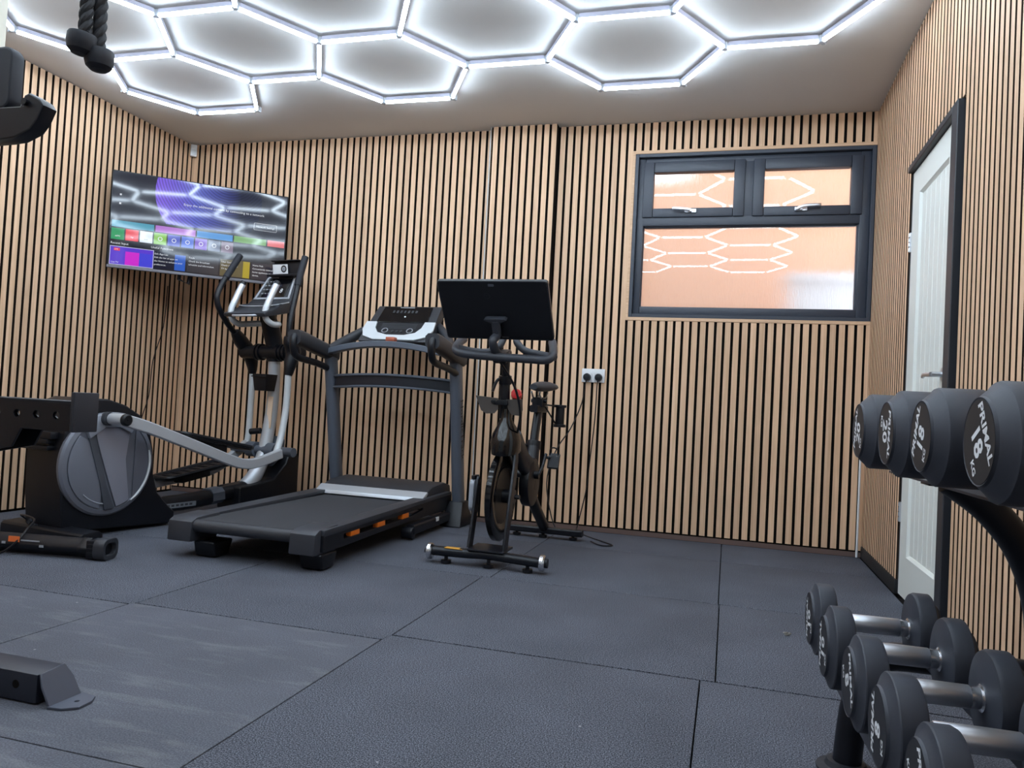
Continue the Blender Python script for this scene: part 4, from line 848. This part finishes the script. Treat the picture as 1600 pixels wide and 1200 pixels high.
b = MB(); put(b, curve_mesh([circ(-0.03, HS/2-0.075, 0.016, 20), circ(-0.03, HS/2-0.075, 0.0125, 20)], 0.0006), SM @ Matrix.Translation((0, 0, 0.0114))); put(b, text_geo('P', 0.02), SM @ Matrix.Translation((-0.03, HS/2-0.075, 0.0116))); b.build('brand_mark', mat('screen_mark', (20, 22, 30), 0.3), so, smooth=0)
b = MB(); b.bar([SM @ Vector((-0.0, -0.042, 0.030)), SM @ Vector((0.0, -0.11, 0.040)), (BC-0.008, 3.385, 1.06), (BC-0.004, 3.43, 1.015), (BC, 3.50, 1.005)], 0.040, 0.034, up=(0, -1, 0), smooth=4, c=0.6); b.build('screen_arm', BARM, so, smooth=50)
b = MB(); put(b, curve_mesh([[(-0.05, -0.034), (-0.02, -0.05), (0.02, -0.05), (0.05, -0.034), (0.045, -0.030), (-0.045, -0.030)]], 0.03, 0.003), SM @ Matrix.Translation((0, 0, 0.024))); b.build('arm_plate', BARM, so)
# trays, knob, cable
TRAY = mat('tray_grey', (86, 80, 76), 0.45)
b = MB(); put(b, curve_mesh([[(-0.128, 0.030), (-0.02, 0.022), (-0.018, -0.03), (-0.035, -0.052), (-0.075, -0.055), (-0.100, -0.04)]], 0.004, 0.001), frame((BC, 3.565, 0.775), (1, 0.25, 0), (0, -0.2, 1))); b.build('cup_tray', TRAY, bk_)
b = MB(); put(b, curve_mesh([[(0.095, 0.022), (0.012, 0.018), (0.022, -0.03), (0.038, -0.055), (0.080, -0.058), (0.096, -0.03)]], 0.004, 0.001), frame((BC+0.008, 3.575, 0.775), (1, -0.1, 0), (0, -0.2, 1))); b.build('cup_tray', TRAY, bk_)
b = MB(); b.box((BC-0.05, 3.555, 0.765), (BC+0.03, 3.60, 0.790)); b.cyl((BC-0.04, 3.56, 0.78), (BC-0.04, 3.545, 0.78), 0.012, n=10); b.build('tray_clamp', BLACKP, bk_, bevel=0.003)
b = MB(); b.lathe([(0.0, 0.0), (0.026, 0.0), (0.028, 0.01), (0.025, 0.04), (0.0, 0.044)], (BC+0.055, 3.63, 0.815), (0.15, -1, 0.25), n=10, cap=False); kn = b.build('resistance_knob', RED, bk_, smooth=25, label='red resistance knob')
b = MB(); b.box((BC+0.03, 3.63, 0.775), (BC+0.075, 3.645, 0.845)); b.build('knob_plate', mat('knob_plate', (232, 150, 130), 0.5), kn, bevel=0.004)
b = MB(); b.tube([(BC-0.02, 3.47, 1.0), (BC+0.02, 3.48, 0.95), (BC+0.075, 3.52, 0.85), (BC+0.095, 3.56, 0.74), (BC+0.08, 3.60, 0.66), (BC+0.05, 3.66, 0.60)], 0.006, n=8, smooth=5); b.build('screen_cable', BLACKP, bk_)
# seat and post
b = MB(); rs = []
for y, w, h, z in ((4.05, 0.022, 0.018, 0.872), (4.10, 0.034, 0.026, 0.873), (4.18, 0.050, 0.030, 0.874), (4.25, 0.075, 0.034, 0.878), (4.30, 0.085, 0.032, 0.882), (4.335, 0.070, 0.022, 0.884)):
    rs.append([(BC+0.03+w*math.cos(2*math.pi*k/16), y, z+h*math.sin(2*math.pi*k/16)*(1.0 if math.sin(2*math.pi*k/16) > 0 else 0.7)) for k in range(16)])
b.loft(rs); b.build('saddle', BARM, bk_, smooth=60)
b = MB(); 
for dx in (-0.022, 0.022): b.tube([(BC+0.03+dx, 4.10, 0.848), (BC+0.03+dx, 4.15, 0.815), (BC+0.03+dx, 4.24, 0.815), (BC+0.03+dx, 4.30, 0.852)], 0.005, n=8)
b.build('saddle_rail', STEEL, bk_)
b = MB(); b.box((BC+0.0, 4.15, 0.765), (BC+0.06, 4.235, 0.82)); b.cyl((BC-0.015, 4.19, 0.80), (BC+0.075, 4.19, 0.80), 0.012, n=10); b.build('saddle_clamp', BLACKM, bk_, bevel=0.005)
b = MB(); b.bar([(BC+0.03, 4.08, 0.755), (BC+0.03, 4.33, 0.755)], 0.045, 0.04, smooth=0, c=0.3); b.build('seat_slider', BLACKM, bk_)
b = MB(); b.bar([(BC+0.03, 4.20, 0.76), (BC+0.03, 4.155, 0.66), (BC+0.03, 4.12, 0.56)], 0.038, 0.065, up=(0, 1, 0), smooth=2, c=0.5); b.build('seat_post', BLACKM, bk_, smooth=50)
b = MB(); b.cyl((BC+0.03, 4.128, 0.575), (BC+0.03, 4.118, 0.53), 0.040, n=20); b.tube([(BC-0.0, 4.10, 0.55), (BC-0.03, 4.08, 0.552), (BC-0.045, 4.07, 0.53)], 0.008, n=8); b.build('post_collar', BLACKP, bk_, bevel=0.003)
b = MB(); b.tube([(BC+0.03, 4.12, 0.55), (BC+0.035, 4.06, 0.42), (BC+0.035, 4.01, 0.32)], [0.036, 0.040, 0.042], n=18, smooth=3); b.build('seat_tube', BLACKM, bk_)
b = MB(); b.tube([(BC+0.06, 4.22, 0.78), (BC+0.10, 4.30, 0.775), (BC+0.11, 4.34, 0.76)], 0.005, n=6)
b.tube([(BC+0.06, 4.22, 0.77), (BC+0.09, 4.30, 0.70), (BC+0.10, 4.34, 0.67)], 0.005, n=6); b.cyl((BC+0.125, 4.33, 0.665), (BC+0.125, 4.33, 0.775), 0.026, n=18); b.cyl((BC+0.125, 4.33, 0.655), (BC+0.125, 4.33, 0.672), 0.036, n=18); b.cyl((BC+0.125, 4.33, 0.768), (BC+0.125, 4.33, 0.784), 0.036, n=18); b.build('weight_holder', BLACKP, bk_, bevel=0.003)
# cranks and pedals
b = MB(); b.cyl((BC-0.05, 4.0, 0.40), (BC+0.10, 4.0, 0.40), 0.022, n=16); b.build('bottom_bracket', BLACKM, bk_)
b = MB(); b.bar([(BC+0.095, 4.0, 0.40), (BC+0.110, 4.02, 0.44), (BC+0.118, 4.06, 0.51)], 0.014, 0.028, up=(0, 1, 0), smooth=0, c=0.5); cr = b.build('crank', BLACKM, bk_)
b = MB(); b.obox((BC+0.160, 4.07, 0.475), (0.062, 0.085, 0.022), Matrix.Rotation(math.radians(65), 3, 'X')); b.cyl((BC+0.118, 4.06, 0.495), (BC+0.14, 4.06, 0.49), 0.008, n=8); pd = b.build('pedal', BLACKP, cr, bevel=0.006)
b = MB(); b.tube([(BC+0.140, 4.06, 0.51), (BC+0.145, 4.04, 0.54), (BC+0.165, 4.03, 0.55), (BC+0.185, 4.04, 0.54), (BC+0.185, 4.06, 0.51)], 0.004, n=6)
b.build('toe_clip', BLACKP, cr)
b = MB()
for dx, dz in ((-0.022, 0.03), (0.022, 0.03), (-0.022, -0.03), (0.022, -0.03), (0, -0.034)): b.cyl((BC+0.160+dx, 4.075-0.015, 0.475+dz), (BC+0.160+dx, 4.075-0.028, 0.475+dz), 0.004, n=8)
b.build('pedal_stud', CHROME, cr)
b = MB(); b.bar([(BC-0.045, 4.0, 0.40), (BC-0.06, 3.98, 0.35), (BC-0.07, 3.94, 0.255)], 0.014, 0.028, up=(0, 1, 0), smooth=0, c=0.5); cr = b.build('crank', BLACKM, bk_)
b = MB(); b.obox((BC-0.115, 3.94, 0.25), (0.062, 0.085, 0.022), Matrix.Rotation(0.3, 3, 'X')); b.build('pedal', BLACKP, cr, bevel=0.006)
# ------------------------------------------------------------------ black stabiliser bar lying in front of the elliptical
sb = thing('stabiliser_bar', 'black tubular floor bar with an orange sticker in front of the elliptical', 'bar', (-2.985, 2.670, 0), math.radians(10.5))
MB().bar([(-0.75, 0, 0.046), (0.32, 0, 0.046)], 0.078, 0.082, smooth=0, c=0.9).build('tube', BLACKM, sb, smooth=60)
b = MB(); b.bar([(0.30, 0, 0.046), (0.345, 0, 0.046)], 0.086, 0.088, smooth=0, c=0.9)
for k in range(3): b.box((0.345, -0.043, 0.022+k*0.018), (0.375, 0.043, 0.034+k*0.018))
b.box((0.34, -0.040, 0.008), (0.38, 0.040, 0.084)); b.build('end_sleeve', BLACKP, sb, bevel=0.006)
b = MB(); put(b, curve_mesh([rrect(-0.052, 0.004, 0.052, 0.09, 0.03), rrect(-0.040, 0.018, 0.040, 0.076, 0.024)], 0.05, 0.003), frame((0.405, 0, 0), (0, 1, 0), (0, 0, 1))); b.build('end_cap', GREYD, sb)
b = MB(); put(b, curve_mesh([rrect(-0.041, 0.017, 0.041, 0.077, 0.024)], 0.02), frame((0.40, 0, 0), (0, 1, 0), (0, 0, 1))); b.build('end_plug', BLACKP, sb)
b = MB(); b.box((-0.020, -0.0402, 0.056), (0.030, -0.036, 0.080)); b.build('sticker', STICK, sb, label='orange sticker')
b = MB(); b.box((0.038, -0.0402, 0.062), (0.125, -0.038, 0.0675)); b.box((-0.05, -0.0402, 0.046), (-0.033, -0.038, 0.056)); b.box((0.125, -0.0402, 0.040), (0.145, -0.038, 0.050)); b.build('print', GREYTXT, sb)

# ------------------------------------------------------------------ power rack at the left edge, with its attachments
RY = 1.49
rack = thing('power_rack', 'white steel power rack at the left edge with a dark floor foot', 'power rack', (-2.3, RY, 0), world=True)
UX0, UX1 = -1.960, -1.877
FOOT_LIT = mat('foot_lit_grey', (74, 78, 90), 0.45); BLACKF = mat('foot_beam', (34, 37, 48), 0.4)  # end-plate grey lightened to paint in the light its slanted face catches
for yy in (RY, 0.35):
    b = MB()
    holes = [circ(0, 0.20+k*0.10, 0.0125, 12) for k in range(21)]
    g = curve_mesh([rrect(-0.041, 0.076, 0.041, 2.30, 0.006)]+holes, 0.004)
    put(b, g, frame((UX0+0.0415, yy-0.0395, 0), (1, 0, 0), (0, 0, 1))); put(b, g, frame((UX0+0.0415, yy+0.0395, 0), (1, 0, 0), (0, 0, 1)))
    put(b, g, frame((UX1-0.002, yy, 0), (0, 1, 0), (0, 0, 1))); put(b, g, frame((UX0+0.002, yy, 0), (0, 1, 0), (0, 0, 1)))
    b.build('upright', CREAM, rack, smooth=0)
    b = MB()
    ol = [(-0.055, 0.0), (-0.055, 0.052), (-0.040, 0.074), (0.040, 0.074), (0.055, 0.052), (0.055, 0.0)]
    b.prism([(-0.042, 0.004), (-0.042, 0.072), (0.042, 0.072), (0.042, 0.004)], (-2.9, yy, 0), (0, 1, 0), (0, 0, 1), (1, 0, 0), 2.9-1.535); b.build('floor_beam', BLACKF, rack, bevel=0.004)
    b = MB(); b.prism([(-0.045, 0.0), (-0.047, 0.050), (-0.040, 0.080), (0.030, 0.086), (0.044, 0.05), (0.048, 0.0)], (-1.4960, yy, 0.001), (0, 1, 0), (-0.46, 0, 0.888), (0.888, 0, 0.46), 0.006)
    b.build('end_plate', FOOT_LIT, rack, bevel=0.0015, segs=1)
    b = MB(); g = curve_mesh([[(-0.047, 0.0), (0.052, 0.0), (0.045, 0.045), (0.020, 0.060), (-0.02, 0.062), (-0.042, 0.035)], circ(0.005, 0.032, 0.007, 12)], 0.006, 0.001)
    put(b, g, frame((-1.4940, yy, 0.0035), (0, 1, 0), (1, 0, 0))); b.build('floor_tab', FOOT_LIT, rack)
    b = MB(); b.cyl((-1.598, yy-0.0425, 0.042), (-1.598, yy-0.030, 0.042), 0.010, n=14); b.build('bolt_hole', FELT, rack)
for yy in (RY, 0.35):
    MB().box((-2.9, yy-0.038, 2.22), (-1.93, yy+0.038, 2.298)).build('top_beam', CREAM, rack, bevel=0.004)
MB().box((UX0+0.003, 0.392, 2.22), (UX1-0.003, RY-0.042, 2.298)).build('cross_beam', CREAM, rack, bevel=0.004)
MB().box((UX1+0.0, 1.22, 2.23), (-1.28, 1.29, 2.29)).build('pulley_boom', BLACKM, rack, bevel=0.004)
MB().cyl((-1.328, 1.247, 2.19), (-1.328, 1.273, 2.19), 0.045, n=28).build('pulley', GREYD, rack, bevel=0.003)
# spotter arm
SAY = 1.478
sa = thing('spotter_arm', 'black spotter arm with three holes and an upright end plate, at the left', 'spotter arm', (UX1, SAY, 0.60), world=True)
b = MB()
g = curve_mesh([[(-1.874, 0.575), (-1.80, 0.575), (-1.66, 0.603), (-1.635, 0.648), (-1.488, 0.648), (-1.488, 0.713), (-1.874, 0.713)]]+[circ(x, 0.683, 0.0105, 14) for x in (-1.65, -1.591, -1.531, -1.71, -1.77)], 0.006, 0.001)
put(b, g, frame((0, SAY-0.031, 0), (1, 0, 0), (0, 0, 1))); put(b, g, frame((0, SAY+0.031, 0), (1, 0, 0), (0, 0, 1))); b.build('side_plate', BLACKM, sa)
b = MB(); b.box((-1.86, SAY-0.028, 0.648), (-1.49, SAY+0.028, 0.653)); b.box((-1.86, SAY-0.028, 0.706), (-1.49, SAY+0.028, 0.7125)); b.build('web', BLACKM, sa)
MB().box((-1.86, SAY-0.034, 0.7135), (-1.49, SAY+0.034, 0.719)).build('wear_strip', RUBBERB, sa, bevel=0.002)
b = MB(); b.box((-1.4885, SAY-0.036, 0.646), (-1.476, SAY+0.036, 0.741)); b.build('end_plate', mat('end_plate_grey', (36, 39, 48), 0.5), sa, bevel=0.003)
# bar hook
jh = thing('bar_hook', 'black barbell hook on the white upright, top left', 'hook', (UX1, RY, 1.40), world=True)
b = MB(); g = curve_mesh([[(-1.99, 1.415), (-1.657, 1.413), (-1.645, 1.439), (-1.634, 1.443), (-1.602, 1.426), (-1.593, 1.414), (-1.608, 1.383), (-1.627, 1.361), (-1.672, 1.344), (-1.711, 1.341), (-1.99, 1.335)]], 0.040, 0.004); put(b, g, frame((0, 1.422, 0), (1, 0, 0), (0, 0, 1))); b.build('arm', BLACKM, jh)
b = MB(); b.cyl((-1.640, 1.402, 1.424), (-1.640, 1.394, 1.424), 0.008, n=12); b.build('bolt', BLACKP, jh)
b = MB(); put(b, curve_mesh([rrect(-1.86, 1.420, -1.700, 1.562, 0.022)], 0.035, 0.006), frame((0, 1.4205, 0), (1, 0, 0), (0, 0, 1))); b.build('guard_pad', RUBBERB, jh)
# triceps rope
rp = thing('triceps_rope', 'black twisted triceps rope with two rubber ends hanging at the top left', 'rope', (-1.325, 1.262, 1.42), world=True)
ROPE = mat('rope_black', (30, 31, 36), 0.7, bump=(260, 0.4))
def strand(x0, x1, y, z0, z1):
    b = MB()
    for k in range(3):
        pts = []
        for i in range(61):
            t = i/60; a = 2*math.pi*(t*5+k/3); pts.append((x0+(x1-x0)*t+0.0065*math.cos(a), y+0.0065*math.sin(a), z0+(z1-z0)*t))
        b.tube(pts, 0.0078, n=8, smooth=0)
    return b.build('rope', ROPE, rp)
strand(-1.317, -1.312, 1.247, 1.485, 1.80); strand(-1.303, -1.309, 1.271, 1.46, 1.80)
for x, y, z in ((-1.322, 1.245, 1.466), (-1.303, 1.274, 1.443)):
    b = MB(); b.lathe([(0.012, 0.019), (0.0265, 0.019), (0.0285, 0.015), (0.0285, -0.003), (0.025, -0.015), (0.016, -0.023), (0.0, -0.026)], (x, y, z), (0.12, 0, 1) if x < -1.31 else (0.0, 0, 1), n=28, cap=False); b.add([], []); b.build('rubber_end', RUBBERB, rp, smooth=30)
b = MB(); b.cyl((-1.312, 1.262, 1.79), (-1.312, 1.262, 1.84), 0.016, n=14); b.build('clamp', STEEL, rp)
b = MB(); b.tube([(-1.312, 1.262, 1.84), (-1.312, 1.262, 2.14)], 0.004, n=8, smooth=0); b.build('cable', BLACKP, rp)

# ------------------------------------------------------------------ dumbbell rack along the right wall
RKO, RKA = Vector((0.45, 1.80, 0)), math.radians(2.5)
RKM = Matrix.Translation(RKO) @ Matrix.Rotation(RKA, 4, 'Z')
dr_ = thing('dumbbell_rack', 'black two-tier dumbbell rack with curved tube posts along the right wall', 'dumbbell rack', RKO, RKA)
for yv in (0.06, -1.15):
    b = MB(); b.tube([(0.02, yv, 0.655), (0.095, yv, 0.60), (0.160, yv, 0.52), (0.198, yv, 0.42), (0.210, yv, 0.30), (0.212, yv, 0.03)], 0.034, n=20, smooth=6); b.build('post', BLACKM, dr_)
    b = MB(); b.tube([(-0.165, yv, 0.012), (-0.150, yv, 0.16), (-0.11, yv, 0.25), (0.0, yv, 0.262), (0.20, yv, 0.255)], 0.030, n=18, smooth=5); b.build('front_leg', BLACKM, dr_)
    for x in (-0.166, 0.212):
        b = MB(); b.lathe([(0.0, 0.0), (0.062, 0.0), (0.062, 0.006), (0.045, 0.012), (0.040, 0.022), (0.0, 0.022)], (x, yv, 0.001), (0, 0, 1), n=28, cap=False); b.build('rubber_foot', RUBBERB, dr_)
RAILM = mat('rail_steel', (40, 43, 53), 0.4)
for x0 in (-0.235, -0.02):
    b = MB(); b.prism([(0.0, 0.0), (0.075, 0.0), (0.075, -0.004), (0.004, -0.004), (0.004, -0.030), (0.0, -0.030)], (x0, -1.25, 0.2795), (1, 0, 0), (0, 0, 1), (0, 1, 0), 1.36); b.build('lower_rail', RAILM, dr_, bevel=0.001, segs=1)
for x0 in (-0.075, 0.105):
    b = MB(); b.prism([(0.0, 0.0), (0.085, 0.0), (0.085, 0.030), (0.081, 0.030), (0.079, 0.005), (0.0, 0.005)], (x0, -1.25, 0.655), (1, 0, 0), (0, 0, 1), (0, 1, 0), 1.43); b.build('upper_rail', RAILM, dr_, bevel=0.001, segs=1)
for yv in (0.06, -1.15):
    b = MB(); b.box((-0.03, yv-0.03, 0.640), (0.18, yv+0.03, 0.654)); b.build('bracket', BLACKM, dr_, bevel=0.002)
    b = MB(); b.box((-0.24, yv-0.025, 0.262), (0.05, yv+0.025, 0.2745)); b.build('bracket', BLACKM, dr_, bevel=0.002)
for yk in (-0.182, -0.377, -0.562, -0.725): 
    for x in (-0.1795, 0.035):
        b = MB(); b.prism([(0, 0), (0.034, 0.0), (0.0, 0.03)], (x, yk, 0.280), (0, 1, 0), (0, 0, 1), (1, 0, 0), 0.018); b.build('saddle_stop', BLACKM, dr_)
HEADM = mat('urethane_black', (52, 55, 64), 0.55, spec=0.4, bump=(220, 0.06)); FACEM = mat('urethane_face', (24, 25, 30), 0.5)
def dumbbell(lx, ly, z, D, hw, handle, num, rot, label, grp, kx=-0.13):
    """lx: outer face of the near-left head; axis along the rack's x"""
    t = thing('dumbbell', label, 'dumbbell', RKM @ Vector((lx, ly, z-D/2)), RKA, group=grp)
    R_ = D/2; L_ = 2*hw+handle
    for k, x0, sg in ((0, 0.0, -1), (1, L_, 1)):
        # profile from outer face inward; sg = outward direction
        pr = [(0.0, 0.0-0.003), (R_*0.70, -0.003), (R_*0.72, -0.004), (R_*0.74, 0.0), (R_*0.78, 0.002), (R_-0.006, hw*0.16), (R_-0.0015, hw*0.19), (R_, hw*0.23), (R_, hw-0.008), (R_-0.003, hw-0.002), (R_-0.008, hw), (0.0, hw+0.003)]
        b = MB(); b.lathe(pr, (x0, 0, R_), (-sg, 0, 0), n=44, cap=False)
        h = b.build('head', HEADM, t, smooth=28)
        if k == 0:
            b = MB(); b.lathe([(0.0, 0.0001), (R_*0.69, 0.0001), (R_*0.69, 0.0007), (0.0, 0.0007)], (x0-0.0031, 0, R_), (sg, 0, 0), n=40, cap=False); b.build('face', FACEM, h, smooth=20)
            F = frame((x0-0.0041, 0, R_), (0, -1, 0), (0, 0, 1)) @ Matrix.Rotation(math.radians(rot), 4, 'Z')
            b = MB(); put(b, text_geo('PRIMAL', D*0.135, bold=0.0006, shear=0.12), F @ Matrix.Translation((0, D*0.16, 0)) @ Matrix.Diagonal((1.25, 1, 1, 1)))
            put(b, text_geo(num, D*0.27, bold=0.0012), F @ Matrix.Translation((-D*0.02, -D*0.035, 0))); put(b, text_geo('KG', D*0.10, bold=0.0005), F @ Matrix.Translation((D*kx, -D*0.20, 0)))
            b.build('lettering', WHITEPR, h, smooth=0)
        b = MB(); b.lathe([(0.0, hw-0.001), (0.021, hw-0.001), (0.021, hw+0.004), (0.0165, hw+0.006), (0.0165, hw+0.020), (0.0, hw+0.020)], (x0, 0, R_), (-sg, 0, 0), n=24, cap=False); b.build('collar', CHROME, h)
    b = MB(); b.lathe([(0.0, hw+0.018), (0.0155, hw+0.018), (0.0175, hw+0.021), (0.0178, L_/2), (0.0175, L_-hw-0.021), (0.0155, L_-hw-0.018), (0.0, L_-hw-0.018)], (0, 0, R_), (1, 0, 0), n=24, cap=False); b.build('handle', STEEL, t)
    return t
G1, G2 = 'dumbbells on the upper tier', 'dumbbells on the lower tier'
UPZ = 0.750
dumbbell(-0.165, 0.06, UPZ, 0.165, 0.095, 0.135, '20', 80, 'black 20 kg dumbbell at the far end of the upper tier, lettering reading upwards', G1)
dumbbell(-0.165, -0.19, UPZ, 0.165, 0.095, 0.135, '20', -92, 'black 20 kg dumbbell second from the far end of the upper tier, lettering reading downwards', G1)
dumbbell(-0.165, -0.42, UPZ, 0.160, 0.090, 0.135, '18', 72, 'black 18 kg dumbbell with lettering rising steeply, third on the upper tier', G1)
dumbbell(-0.165, -0.68, UPZ, 0.160, 0.090, 0.135, '18', -60, 'black 18 kg dumbbell nearest on the upper tier, lettering sloping down', G1, kx=0.14)
LZ = 0.3545
dumbbell(-0.270, -0.065, LZ, 0.145, 0.043, 0.146, '10', 100, 'black dumbbell farthest away on the lower tier, under the far 20 kg one', G2)
dumbbell(-0.274, -0.265, LZ, 0.147, 0.043, 0.150, '10', 95, 'black dumbbell second from the far end of the lower tier', G2)
dumbbell(-0.266, -0.455, LZ, 0.147, 0.045, 0.145, '8', -65, 'black dumbbell third from the far end of the lower tier', G2)
dumbbell(-0.262, -0.635, LZ, 0.147, 0.046, 0.146, '8', 95, 'black dumbbell fourth from the far end of the lower tier, lettering upright', G2)
dumbbell(-0.252, -0.785, 0.3495, 0.137, 0.043, 0.150, '6', -65, 'black dumbbell nearest on the lower tier, cut by the bottom edge', G2)

b = MB(); b.sphere((0, 0, 0), 0.008, n=5, sc=(1.2, 0.8, 0.7)); b.sphere((0.011, 0.004, -0.001), 0.005, n=4)
for i, v in enumerate(b.v): b.v[i] = v*(1+0.35*math.sin(i*12.9898)) + Vector((0, 0, 0.0075))
sc_ = b.build('floor_scrap', mat('scrap', (150, 146, 140), 0.9), smooth=0); sc_.location = (0.229, 2.913, 0); tag(sc_, 'tiny pale crumpled scrap on the mat left of the dumbbells', 'scrap')

# ------------------------------------------------------------------ tidy
for o in WORLD_PARTS:
    if '_o' in o: del o['_o']
